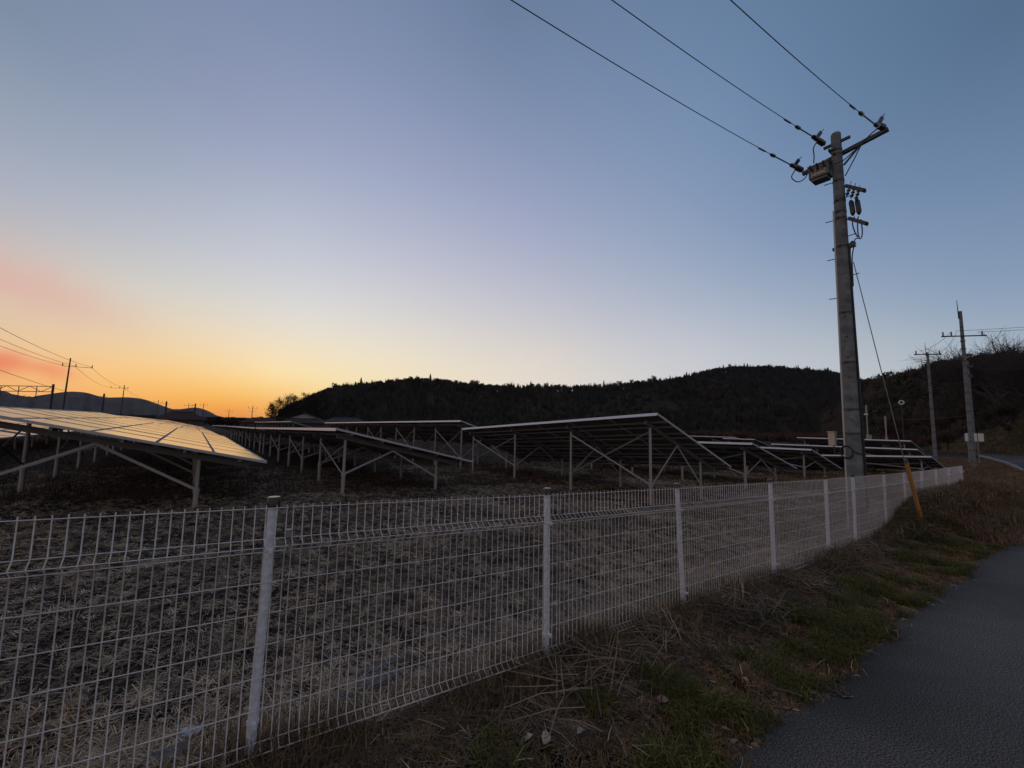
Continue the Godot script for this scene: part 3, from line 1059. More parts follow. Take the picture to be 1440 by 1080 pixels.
# ---------------------------------------------------------------- other poles and wires
func arm_pole(called: String, label: String, at: Vector3, height: float, r0: float, r1: float, turn: float, arms: Array, lean := Vector3.ZERO, detail := true, group := "") -> Node3D:
	var t := thing(called, label, "utility pole", at, Basis(Vector3.UP, turn), group)
	var st := new_st()
	var pts: Array = []
	var rr: Array = []
	for k in 9:
		pts.append(Vector3(0, -0.5, 0).lerp(Vector3(0, height, 0) + lean, k / 8.0)); rr.append(lerpf(r0, r1, k / 8.0))
	tube(st, pts, rr, 14 if detail else 8)
	part("shaft", st, M.concrete if detail else M.wire_far, t)
	for a in arms:   # [height, from x, to x, insulator xs]
		var s := new_st()
		var o: Vector3 = lean * (a[0] / height)
		bar(s, o + Vector3(a[1], a[0], 0.14), o + Vector3(a[2], a[0], 0.14), 0.08, 0.08)
		var ar := part("crossarm", s, M.dark_steel if detail else M.wire_far, t)
		for x in a[3]:
			var i := new_st()
			insulator(i, o + Vector3(x, a[0] + 0.02, 0.14), o + Vector3(x, a[0] + (0.34 if detail else 0.6), 0.14), 0.07 if detail else 0.13, 3)
			part("insulator", i, M.porcelain if detail else M.wire_far, ar)
	return t

func hang(called: String, label: String, a: Vector3, b: Vector3, sag: float, r: float, group := "") -> void:
	var st := new_st()
	var l: Array = []
	for k in 25:
		var f := k / 24.0
		l.append((b - a) * f + Vector3(0, -sag * 4.0 * f * (1.0 - f), 0))
	tube(st, l, [r], 5)
	var o := part(called, st, M.wire_far, self)
	o.position = a
	tag(o, label, "wire", group)

func other_poles() -> void:
	# the two poles further along the lane
	var b2 := Vector3(33.25, -0.62, -31.0)
	var p2 := arm_pole("utility_pole", "slim concrete pole beyond the fence end with a lightning rod and one low crossarm", b2, 11.45, 0.16, 0.095, -0.25, [[9.55, -1.35, 1.35, [-1.25, -0.75, 1.1]]])
	var s := new_st()
	tube(s, [Vector3(-0.12, 10.9, 0), Vector3(-0.16, 12.3, 0)], [0.04, 0.015], 6)
	part("lightning_rod", s, M.dark_steel, p2)
	for e in [[8.15, 0.3], [7.3, 0.26], [7.9, -0.3], [6.6, 0.22]]:
		var q := new_st()
		box(q, Vector3(e[1], e[0], 0), Vector3(0.3, 0.16, 0.22))
		bar(q, Vector3(0, e[0], 0), Vector3(e[1], e[0], 0), 0.05, 0.05)
		part("bracket", q, M.dark_steel, p2)
	for y in [9.2, 8.6, 7.7, 5.4, 4.0]:
		var q := new_st()
		tube(q, [Vector3(0, y - 0.03, 0), Vector3(0, y + 0.03, 0)], [0.15], 12)
		part("band", q, M.dark_steel, p2)
	var cv := new_st()
	tube(cv, [Vector3(0.18, 0, -0.04), Vector3(0.13, 7.3, -0.03)], [0.03], 6)
	part("cable", cv, M.cable, p2)
	var b3 := Vector3(36.48, -0.7, -37.0)
	var p3 := arm_pole("utility_pole", "smaller concrete pole left of the slim one, with a short bare crossarm at its top", b3, 9.55, 0.14, 0.085, -0.2, [[9.35, -1.1, 0.95, [-0.95, 0.8]]])
	var s3 := new_st()
	tube(s3, [Vector3(-0.1, 9.2, 0), Vector3(-0.14, 10.4, 0)], [0.03, 0.012], 6)
	part("lightning_rod", s3, M.dark_steel, p3)
	for y in [8.3, 6.6, 4.6]:
		var q := new_st()
		tube(q, [Vector3(0, y - 0.03, 0), Vector3(0, y + 0.03, 0)], [0.125], 12)
		part("band", q, M.dark_steel, p3)
	hang("overhead_wire", "thin wire between the left ends of the two far crossarms", b2 + Vector3(-1.2, 9.8, 0.4), b3 + Vector3(-0.9, 9.6, 0.3), 0.25, 0.012)
	hang("overhead_wire", "thin wire between the right ends of the two far crossarms", b2 + Vector3(-0.7, 9.8, 0.3), b3 + Vector3(0.85, 9.6, 0.2), 0.3, 0.012)
	hang("overhead_wire", "upper wire running from the slim pole out of the right edge", b2 + Vector3(1.1, 9.9, 0.0), Vector3(62, 12.2, -22), 0.7, 0.014)
	hang("overhead_wire", "lower wire running from the slim pole out of the right edge", b2 + Vector3(0.1, 8.0, 0.0), Vector3(62, 10.6, -24), 0.6, 0.014)
	hang("overhead_wire", "low cable crossing in front of the dark woods between the far poles", Vector3(33.2, 3.1, -31), Vector3(44, 3.7, -52), 0.3, 0.014)
	hang("overhead_wire", "third wire leaving the slim pole's crossarm towards the right edge", b2 + Vector3(-0.7, 9.9, 0.2), Vector3(61, 12.6, -21), 0.8, 0.014)
	hang("overhead_wire", "thick low telephone cable from the slim pole out of the right edge", b2 + Vector3(0.1, 7.2, 0.0), Vector3(62, 8.6, -24), 0.9, 0.025)
	var p4 := arm_pole("utility_pole", "faint grey pole on the bank right of the slim pole", Vector3(54.0, 0.6, -50.0), 9.8, 0.15, 0.09, 0.2, [[9.2, -0.6, 0.6, [-0.5, 0.5]]])
	p4.set_meta("label", "faint grey pole on the bank right of the slim pole")
	# poles along the railway at the far left, thin and dark against the sunrise
	var base := [Vector3(-51.0, 0.1, -30.0), Vector3(-94.4, 0.1, -90.0), Vector3(-136.9, 0.1, -150.0), Vector3(-182.3, 0.1, -220.0), Vector3(-174.0, 0.0, -230.0), Vector3(-173.2, 0.0, -240.0), Vector3(-171.8, 0.0, -260.0), Vector3(-121.3, 0.0, -200.0)]
	var tops := [14.0, 14.2, 13.4, 11.6, 10.6, 11.4, 8.8, 9.0]
	var names := ["pole out of the left edge that carries the railway side wires", "tallest of the thin far poles at the left, three insulators on its arm", "second thin far pole, its crossarm reaching left, before the mountain crest", "third thin far pole, above the low slope of the mountains", "far pole left of the pair behind the red brown roof", "far pole right of the pair behind the red brown roof", "tiny pole between the mountain foot and the tree cluster", "tiny double armed pole nearest the tree cluster"]
	for i in base.size():
		var h: float = tops[i]
		var arms := [[h - 1.3 - 0.5 * (i % 2), -1.1, 3.6, [-1.0, 1.0, 3.5]]] if i < 2 else ([[h - 1.2, -3.6, 1.1, [-3.4, -1.2, 1.0]]] if i == 2 else [[h - 1.2, -1.9, 1.9, [-1.7, 1.7]]])
		if i == 7:
			arms.append([h - 2.6, -1.6, 1.6, []])
		arm_pole("far_pole", names[i], base[i], h, 0.2 if i < 3 else 0.22, 0.11, 0.65, arms, Vector3(0.25, 0, 0), false)
	var rot := Basis(Vector3.UP, 0.65)
	var k := 0
	for x in [-1.0, 1.0, 3.5]:
		var o := rot * Vector3(x, 0, 0.14)
		hang("railway_wire", ["leftmost wire from the tallest far pole out of the left edge", "middle wire from the tallest far pole out of the left edge", "rightmost wire from the tallest far pole out of the left edge"][k], base[0] + o + Vector3(0, 12.9, 0), base[1] + o + Vector3(0, 12.6, 0), 0.9, 0.03)
		k += 1
	k = 0
	for x in [1.0, 3.5]:
		hang("railway_wire", ["inner wire from the tallest far pole on to the second", "outer wire from the tallest far pole on to the second"][k], base[1] + rot * Vector3(x, 12.6, 0.14), base[2] + rot * Vector3([-3.4, 1.0][k], 12.4, 0.14), 1.0, 0.03)
		k += 1
	hang("railway_wire", "single low wire sloping past the foot of the tallest far pole", base[0] + Vector3(0, 10.2, 0), base[2] + Vector3(0, 8.2, 0), 2.2, 0.035)
	hang("railway_wire", "wire from the second far pole on to the third", base[2] + Vector3(0, 12.4, 0), base[3] + Vector3(0, 10.6, 0), 1.2, 0.035)
	# gantry over the railway
	var g := thing("railway_gantry", "dark railway gantry with a lattice beam at the far left edge", "gantry", Vector3(-118.5, 0.0, -110.0), Basis(Vector3.UP, -0.06))
	for x in [0.0, -26.0]:
		var m := new_st()
		tube(m, [Vector3(x, -0.5, 0), Vector3(x, 10.2, 0)], [0.3, 0.24], 8)
		part("mast", m, M.wire_far, g)
	for y in [8.2, 9.6]:
		var m := new_st()
		bar(m, Vector3(-26, y, 0), Vector3(0.0, y - (0.0 if y > 9 else 0.0), 0), 0.16, 0.16)
		part("beam_chord", m, M.wire_far, g)
	for i in 8:
		var m := new_st()
		var x := -26.0 + i * 3.25
		bar(m, Vector3(x, 8.2 if i % 2 else 9.6, 0.0), Vector3(x + 3.25, 9.6 if i % 2 else 8.2, 0.0), 0.1, 0.1)
		part("beam_lattice", m, M.wire_far, g)
	for x in [-4.5, -9.5, -14.5, -19.5]:
		var m := new_st()
		tube(m, [Vector3(x, 9.6, 0), Vector3(x, 6.4, 0)], [0.09], 6)
		bar(m, Vector3(x, 6.6, 0), Vector3(x + 2.2, 7.2, 0), 0.08, 0.08)
		part("wire_hanger", m, M.wire_far, g)
	for i in 3:
		var p: Vector3 = [Vector3(-108.0, 0, -113.0), Vector3(-101.0, 0, -125.0), Vector3(-111.0, 0, -150.0)][i]
		arm_pole("railway_mast", ["short thick mast right beside the lattice gantry", "short mast in front of the mountain, right of the gantry", "farther short mast left of the second thin pole"][i], p, [8.2, 7.0, 7.5][i], 0.24, 0.2, 0.5, [[[7.4, 6.2, 6.8][i], -1.6, 0.6, []]], Vector3.ZERO, false)

# ---------------------------------------------------------------- houses and the far edge of the field
func house(called: String, label: String, at: Vector3, turn: float, sx: float, sz: float, eave: float, ridge: float, roof: StandardMaterial3D, gabled: bool) -> void:
	var t := thing(called, label, "house", at, Basis(Vector3.UP, turn))
	var s := new_st()
	box(s, Vector3(0, eave * 0.5, 0), Vector3(sx, eave, sz))
	var wl := part("wall", s, M.wood, t)
	for x in [-0.3, 0.05, 0.32]:
		var f := new_st()
		box(f, Vector3(sx * x, eave * 0.55, sz * 0.5 + 0.03), Vector3(1.5, 1.2, 0.08))
		part("window_frame", f, M.wood, wl)
		var p := new_st()
		box(p, Vector3(sx * x, eave * 0.55, sz * 0.5 + 0.08), Vector3(1.3, 1.0, 0.03))
		part("window", p, M.pane, wl)
	var r := new_st()
	r.set_smooth_group(-1)
	var ox := sx * 0.5 + 0.8
	var oz := sz * 0.5 + 0.8
	var mid := lerpf(eave, ridge, 0.48)
	var ix := ox * 0.62
	var iz := oz * 0.52
	var e := [Vector3(-ox, eave, oz), Vector3(ox, eave, oz), Vector3(ox, eave, -oz), Vector3(-ox, eave, -oz)]
	if gabled:   # ridge runs front to back over a hipped skirt: the gable looks at the field
		var h := [Vector3(-ix, mid, iz), Vector3(ix, mid, iz), Vector3(ix, mid, -iz), Vector3(-ix, mid, -iz)]
		for k in 4:
			quad(r, e[k], h[k], h[(k + 1) % 4], e[(k + 1) % 4])
		var a := Vector3(0, ridge, iz + 0.5)
		var b := Vector3(0, ridge, -iz - 0.5)
		quad(r, h[0] + Vector3(-0.3, -0.1, 0.5), h[3] + Vector3(-0.3, -0.1, -0.5), b, a)
		quad(r, h[1] + Vector3(0.3, -0.1, 0.5), a, b, h[2] + Vector3(0.3, -0.1, -0.5))
		var ga := new_st()
		ga.set_smooth_group(-1)
		tri(ga, h[0], Vector3(0, ridge - 0.15, iz), h[1])
		tri(ga, h[2], Vector3(0, ridge - 0.15, -iz), h[3])
		part("gable", ga, M.plaster, t)
	else:
		var a := Vector3(-ox * 0.55, ridge, 0)
		var b := Vector3(ox * 0.55, ridge, 0)
		quad(r, e[0], a, b, e[1])
		quad(r, e[2], b, a, e[3])
		tri(r, e[1], b, e[2])
		tri(r, e[3], a, e[0])
	quad(r, e[0], e[1], e[2], e[3])
	var rp := part("roof", r, roof, t)
	var c := new_st()
	if gabled:
		bar(c, Vector3(0, ridge + 0.08, iz + 0.5), Vector3(0, ridge + 0.08, -iz - 0.5), 0.35, 0.28)
	else:
		bar(c, Vector3(-ox * 0.55, ridge + 0.08, 0), Vector3(ox * 0.55, ridge + 0.08, 0), 0.35, 0.28)
	part("ridge_tiles", c, roof, rp)

func background() -> void:
	house("house", "tiled house with a pale gable under the dark hill, left of centre", Vector3(-53.0, -0.9, -110.0), 0.35, 9.0, 7.0, 2.4, 4.9, M.roof_tile, true)
	house("house", "long low roofed building right of the tiled house, under the hill", Vector3(-50.5, -0.9, -130.0), 0.05, 10.0, 5.0, 2.8, 4.2, M.roof_tile, false)
	house("house", "red brown roofed house before the mountains at the left", Vector3(-115.5, -1.2, -150.0), 0.2, 11.0, 8.0, 3.0, 5.6, M.roof_red, false)
	house("house", "low dark roofed house right of the red brown one", Vector3(-108.0, -1.4, -185.0), -0.1, 14.0, 7.0, 2.6, 4.6, M.roof_red, false)
	# the row of hedges and scrub along the railway
	var xf: Array = []
	var co: Array = []
	for i in 900:
		var f := rng.randf()
		var a := Vector3(-190, 0, -70).lerp(Vector3(-120, 0, -215), f) + Vector3(rng.randfn(0, 5), 0, rng.randfn(0, 5))
		var h := rng.randf_range(2.0, 4.4)
		xf.append(Transform3D(Basis(Vector3.UP, rng.randf() * TAU).scaled(Vector3(h * 1.5, h, h * 1.5)), a - Vector3(0, 0.5, 0)))
		co.append(Color(0.06, 0.045, 0.034) * rng.randf_range(0.6, 1.3))
	for i in 700:
		var f := rng.randf()
		var a := Vector3(-118, 0, -205).lerp(Vector3(40, 0, -260), f) + Vector3(rng.randfn(0, 6), 0, rng.randfn(0, 8))
		var h := rng.randf_range(2.0, 5.0)
		xf.append(Transform3D(Basis(Vector3.UP, rng.randf() * TAU).scaled(Vector3(h * 1.4, h, h * 1.4)), a - Vector3(0, 0.5, 0)))
		co.append(Color(0.06, 0.05, 0.035) * rng.randf_range(0.6, 1.3))
	stuff("hedge", crown_mesh(2, 77), M.leaf, xf, co, "dark line of scrub and hedges along the far side of the field", "hedge")
	xf = []; co = []
	for i in 90:
		var f := rng.randf()
		var a := Vector3(62, 2.0, -67).lerp(Vector3(60, 4.0, -30), f) + Vector3(rng.randfn(0, 3), 0, rng.randfn(0, 3))
		a.y = clampf(1.0 + (a.x - 56.0) * 0.4, 0.0, 4.0)
		var h := rng.randf_range(1.2, 3.4)
		xf.append(Transform3D(Basis(Vector3.UP, rng.randf() * TAU).scaled(Vector3(h * 1.3, h, h * 1.3)), a - Vector3(0, 0.6, 0)))
		co.append(Color(0.08, 0.06, 0.045) * rng.randf_range(0.6, 1.3))
	stuff("brushwood", crown_mesh(1, 79), M.leaf, xf, co, "leafless brushwood on the bank at the right edge", "brushwood")
	xf = []; co = []
	for i in 700:
		var f := rng.randf()
		var a := Vector3(40, 0, -150).lerp(Vector3(84, 0, -86), f) + Vector3(rng.randfn(0, 4), 0, rng.randfn(0, 4))
		var h := rng.randf_range(1.2, 3.0)
		xf.append(Transform3D(Basis(Vector3.UP, rng.randf() * TAU).scaled(Vector3(h * 1.4, h, h * 1.4)), a - Vector3(0, 1.0, 0)))
		co.append(Color(0.105, 0.068, 0.055) * rng.randf_range(0.6, 1.3))
	stuff("scrub", crown_mesh(1, 78), M.leaf, xf, co, "reddish brown scrub along the foot of the hill right of the arrays", "scrub")
	# the clump of trees at the left shoulder of the hill, seen against the glow
	var spots := [Vector3(-127.0, 0.0, -227.0), Vector3(-124.0, 0.0, -229.0), Vector3(-121.0, 0.0, -231.0), Vector3(-117.5, 0.0, -233.0), Vector3(-114.0, 0.0, -236.0), Vector3(-110.5, 0.0, -238.0), Vector3(-106.0, 0, -241)]
	var hs := [10.0, 13.0, 15.5, 15.0, 17.0, 16.5, 18.0]
	var nm := ["shortest tree at the left end of the clump against the orange sky", "second tree from the left in the clump, its twigs lit through by the glow", "third tree from the left in the clump, ragged topped", "middle tree of the clump at the hill's left shoulder", "third tree from the right in the clump, narrow and tall", "second tree from the right in the clump, just left of the wooded slope", "tallest tree of the clump, merging with the wooded slope"]
	for i in 7:
		leafy_tree("tree", nm[i], spots[i], hs[i], 90 + i)

func limb(st: SurfaceTool, tw: SurfaceTool, r: RandomNumberGenerator, a: Vector3, d: Vector3, length: float, rad: float, level: int, flat: float, tips: Array) -> void:
	var pts: Array = [a]
	var rr: Array = [rad]
	var p := a
	var dir := d
	for k in 4:
		dir = (dir + Vector3(r.randfn(), r.randfn() * 0.7, r.randfn()) * 0.17 + Vector3(0, 0.05 * flat, 0)).normalized()
		p += dir * length / 4.0
		pts.append(p)
		rr.append(rad * lerpf(1.0, 0.45, (k + 1) / 4.0))
	tube(st if level > 1 else tw, pts, rr, 7 if level > 2 else (5 if level > 1 else 3), false)
	if level == 0:
		tips.append(p)
		return
	var kids := 6
	for k in kids:
		var f := lerpf(0.35, 1.0, (k + r.randf() * 0.8) / kids)
		var q: Vector3 = pts[int(f * 3.99)].lerp(pts[mini(int(f * 3.99) + 1, 4)], fmod(f * 3.99, 1.0))
		var sd := dir.cross(Vector3(r.randfn(), r.randfn(), r.randfn())).normalized()
		var nd := (dir * r.randf_range(0.5, 0.9) + sd * r.randf_range(0.5, 0.9) + Vector3(0, 0.12 * flat, 0)).normalized()
		limb(st, tw, r, q, nd, length * r.randf_range(0.5, 0.75), rad * 0.48, level - 1, flat, tips)

func bare_tree(called: String, label: String, at: Vector3, height: float, seed_: int, spread: float, levels: int) -> void:
	var r := RandomNumberGenerator.new()
	r.seed = seed_
	var t := thing(called, label, "tree", at)
	var tr := new_st()
	var fork := height * 0.22
	tube(tr, [Vector3(0, -0.5, 0), Vector3(0, 0.2, 0), Vector3(0.1, fork * 0.6, 0.05), Vector3(0.05, fork, 0)], [height * 0.04, height * 0.031, height * 0.027, height * 0.025], 10)
	part("trunk", tr, M.bark, t)
	var tw := new_st()
	var li := new_st()
	var tips: Array = []
	for k in 6:
		var a := TAU * (k + r.randf() * 0.5) / 6.0
		var d := Vector3(cos(a) * spread, r.randf_range(0.45, 1.1), sin(a) * spread).normalized()
		limb(li, tw, r, Vector3(0.05, fork * r.randf_range(0.75, 1.0), 0), d, height * r.randf_range(0.42, 0.58), height * 0.019, levels, 1.0, tips)
	part("limbs", li, M.bark, t)
	part("twigs", tw, M.twig, t)

func leafy_tree(called: String, label: String, at: Vector3, height: float, seed_: int) -> void:
	var r := RandomNumberGenerator.new()
	r.seed = seed_
	var t := thing(called, label, "tree", at, Basis(), "clump of trees at the hill's left shoulder")
	var tr := new_st()
	tube(tr, [Vector3(0, -0.5, 0), Vector3(0.1, height * 0.5, 0), Vector3(0, height * 0.97, 0)], [height * 0.02, height * 0.014, 0.03], 8)
	var cr := new_st()
	cr.set_smooth_group(-1)
	for b in 44:
		var f := lerpf(0.1, 0.98, b / 43.0)
		var a := r.randf() * TAU
		var reach := height * 0.27 * sqrt(sin(PI * clampf(f * 0.86 + 0.08, 0, 1))) * r.randf_range(0.4, 1.15) + 0.2
		var tip := Vector3(cos(a) * reach, height * f + r.randf_range(0.2, 1.6), sin(a) * reach)
		tube(tr, [Vector3(0, height * f - 0.3, 0), tip], [0.09, 0.03], 4, false)
		cr.set_smooth_group(-1)
		for k in 62:
			var c := Vector3(0, height * f, 0).lerp(tip, r.randf_range(0.3, 1.15)) + Vector3(r.randfn(), r.randfn(), r.randfn()) * 0.6
			var x := Vector3(r.randfn(), r.randfn(), r.randfn()).normalized() * 0.3
			var y := x.cross(Vector3(r.randfn(), r.randfn(), r.randfn())).normalized() * 0.22
			tri(cr, c - x, c + x, c + y)
	part("trunk", tr, M.bark, t)
	part("crown", cr, M.crown, t)

func right_side() -> void:
	bare_tree("tree", "big leafless tree with wide branches on the bank at the right edge", Vector3(73.5, 1.2, -61.0), 15.5, 5, 1.0, 4)
	bare_tree("tree", "leafless tree out of the right edge reaching its twigs into the picture", Vector3(62.5, 1.2, -47.0), 11.0, 12, 1.4, 4)
	bare_tree("tree", "second leafless tree at the right edge, behind the big one, fringing the skyline", Vector3(82.5, 1.5, -66.0), 13.5, 23, 1.1, 4)
	bare_tree("tree", "leafless tree just right of the slim pole, low against the wooded ridge", Vector3(83.0, 1.0, -72.0), 11.0, 31, 1.15, 4)
	# concrete kerb along the far stretch of lane
	var st := new_st()
	var u := 42.0
	var prev := w(u, road_edge(u) + 0.1, gl(u) + 0.05)
	var o := prev
	while u < 70.0:
		u += 2.0
		var p := w(u, road_edge(u) + 0.1, gl(u) + 0.05)
		bar(st, prev - o, p - o, 0.16, 0.2)
		prev = p
	var kb := part("kerb", st, mat(0.22, 0.22, 0.21, 0.9), self)
	kb.position = o
	tag(kb, "pale concrete kerb curving along the far edge of the lane", "kerb")
	# white boards behind the slim pole
	var k := 0
	for e in [[Vector3(38.3, -0.6, -36.0), 0.42], [Vector3(39.35, -0.6, -36.2), 0.68]]:
		var t := thing("sign_board", ["small plain white board just left of the slim pole", "wider plain white board in two leaves just right of the slim pole"][k], "sign", e[0], Basis(Vector3.UP, -0.6))
		var p := new_st()
		tube(p, [Vector3(0, -0.3, 0), Vector3(0, 2.45, 0)], [0.035], 8)
		part("post", p, M.galv, t)
		if k == 0:
			var b := new_st()
			box(b, Vector3(0, 2.1, 0.05), Vector3(0.32, 0.66, 0.03))
			part("board", b, M.sign, t)
		else:
			for x in [-0.2, 0.2]:
				var b := new_st()
				box(b, Vector3(x, 2.1, 0.05), Vector3(0.34, 0.66, 0.03))
				part("board", b, M.sign, t)
		k += 1
	# thin instrument masts among the far arrays
	k = 0
	for e in [[Vector3(29.95, -0.6, -36.0), 4.65], [Vector3(29.75, -0.6, -34.0), 3.65]]:
		var t := thing("camera_mast", ["taller grey mast right beside the big pole, with a tiny white camera", "shorter grey mast right of the first, with a cabinet at its foot"][k], "mast", e[0])
		var p := new_st()
		tube(p, [Vector3(0, -0.3, 0), Vector3(0, 2.0, 0)], [0.085], 10)
		tube(p, [Vector3(0, 2.0, 0), Vector3(0, e[1], 0)], [0.045], 8)
		tube(p, [Vector3(0, e[1] - 0.8, 0), Vector3(0, e[1], 0)], [0.06], 8)
		part("mast", p, M.steel, t)
		var b := new_st()
		if k == 0:
			box(b, Vector3(-0.14, e[1] - 0.8, 0.1), Vector3(0.14, 0.12, 0.24))
			bar(b, Vector3(0, e[1] - 0.8, 0), Vector3(-0.14, e[1] - 0.8, 0.05), 0.03, 0.03)
			part("camera", b, M.sign, t)
			var c := new_st()
			box(c, Vector3(0, 1.95, 0.1), Vector3(0.3, 0.4, 0.2))
			part("cabinet", c, M.steel, t)
		else:
			box(b, Vector3(-0.15, 1.2, 0.1), Vector3(0.42, 0.7, 0.3))
			part("cabinet", b, mat(0.2, 0.25, 0.25, 0.6), t)
		k += 1
	var mr := thing("traffic_mirror", "small round white rimmed mirror on a thin post before the dark woods", "mirror", Vector3(47.6, -0.6, -52.0), Basis(Vector3.UP, -0.7))
	var mp := new_st()
	tube(mp, [Vector3(0, -0.3, 0), Vector3(0, 6.3, 0)], [0.05], 8)
	part("post", mp, M.wood, mr)
	var rim := new_st()
	var ring: Array = []
	for q in 25:
		ring.append(Vector3(0.22 * cos(TAU * q / 24.0), 6.1 + 0.22 * sin(TAU * q / 24.0), 0.1))
	tube(rim, ring, [0.07], 8)
	part("rim", rim, M.sign, mr)
	var gl_ := new_st()
	tube(gl_, [Vector3(0, 6.1, 0.06), Vector3(0, 6.1, 0.13)], [0.2, 0.15], 20)
	part("mirror_glass", gl_, M.pane, mr)

# ---------------------------------------------------------------- plants and litter
func tuft(n: int, h: float, spread: float, wide: float, droop: float, seed_: int) -> ArrayMesh:
	var r := RandomNumberGenerator.new()
	r.seed = seed_
	var st := new_st()
	st.set_smooth_group(-1)
	for i in n:
		var a := r.randf() * TAU
		var o := Vector3(cos(a), 0, sin(a))
		var root := Vector3(r.randfn(), 0, r.randfn()) * spread * 0.35
		var hh := h * r.randf_range(0.5, 1.15)
		var lean := r.randf_range(0.15, 1.0) * droop
		var side := Vector3(-o.z, 0, o.x) * wide * 0.5
		var c := Color.WHITE * r.randf_range(0.65, 1.3)
		st.set_color(c)
		var p1 := root + o * hh * lean * 0.35 + Vector3(0, hh * 0.55, 0)
		var p2 := root + o * hh * lean * 0.95 + Vector3(0, hh * (1.0 - 0.45 * lean), 0)
		quad(st, root - side, p1 - side * 0.8, p1 + side * 0.8, root + side)
		tri(st, p1 - side * 0.8, p2, p1 + side * 0.8)
	return done(st)

func straw(n: int, length: float, wide: float, lift: float, seed_: int) -> ArrayMesh:   # stalks lying criss-cross
	var r := RandomNumberGenerator.new()
	r.seed = seed_
	var st := new_st()
	st.set_smooth_group(-1)
	for i in n:
		var a := r.randf() * TAU
		var o := Vector3(cos(a), r.randf_range(-0.05, 0.28), sin(a))
		var p := Vector3(r.randfn() * length * 0.3, r.randf() * lift, r.randfn() * length * 0.3)
		var l := length * r.randf_range(0.4, 1.1)
		var side := Vector3(-o.z, 0.35, o.x).normalized() * wide * 0.5
		st.set_color(Color.WHITE * r.randf_range(0.45, 1.5))
		var m := p + o * l * 0.5 + Vector3(0, r.randf_range(0, 0.07) * l, 0)
		var e := p + o * l + Vector3(r.randfn(), 0, r.randfn()) * l * 0.04
		e.y = maxf(e.y, 0.0)
		quad(st, p - side, m - side, m + side, p + side)
		quad(st, m - side, e - side * 0.5, e + side * 0.5, m + side)
	return done(st)

func leaf_mesh(seed_: int) -> ArrayMesh:
	var r := RandomNumberGenerator.new()
	r.seed = seed_
	var st := new_st()
	st.set_smooth_group(0)
	var rows: Array = []
	for i in 7:
		var f := i / 6.0
		var half := 0.32 * pow(sin(PI * clampf(f * 0.92 + 0.06, 0, 1)), 0.8)
		var curl := 0.22 * sin(f * 3.0 + seed_) + 0.04
		rows.append([Vector3(f - 0.5, curl * 0.5 + half * r.randf_range(0.3, 0.75), -half), Vector3(f - 0.5, curl * 0.5, 0), Vector3(f - 0.5, curl * 0.5 + half * r.randf_range(0.3, 0.75), half)])
	for i in 6:
		for k in 2:
			st.set_color(Color.WHITE)
			quad(st, rows[i][k], rows[i + 1][k], rows[i + 1][k + 1], rows[i][k + 1])
	return done(st)

func scatter(called: String, mesh: Mesh, m: Material, n: int, fu: Callable, fv: Callable, keep: Callable, hue: Callable, size: Vector2, sink: float, label: String, category: String) -> void:
	var xf: Array = []
	var co: Array = []
	var tries := 0
	while xf.size() < n and tries < n * 8:
		tries += 1
		var u: float = fu.call()
		var v: float = fv.call()
		if not keep.call(u, v):
			continue
		var s := rng.randf_range(size.x, size.y)
		var b := Basis(Vector3.UP, rng.randf() * TAU) * Basis(Vector3.RIGHT, rng.randfn(0, 0.12))
		xf.append(Transform3D(b.scaled(Vector3(s, s * rng.randf_range(0.75, 1.2), s)), w(u, v, gnd(u, v) - sink)))
		co.append(hue.call(u, v) * rng.randf_range(0.7, 1.3))
	stuff(called, mesh, m, xf, co, label, category)

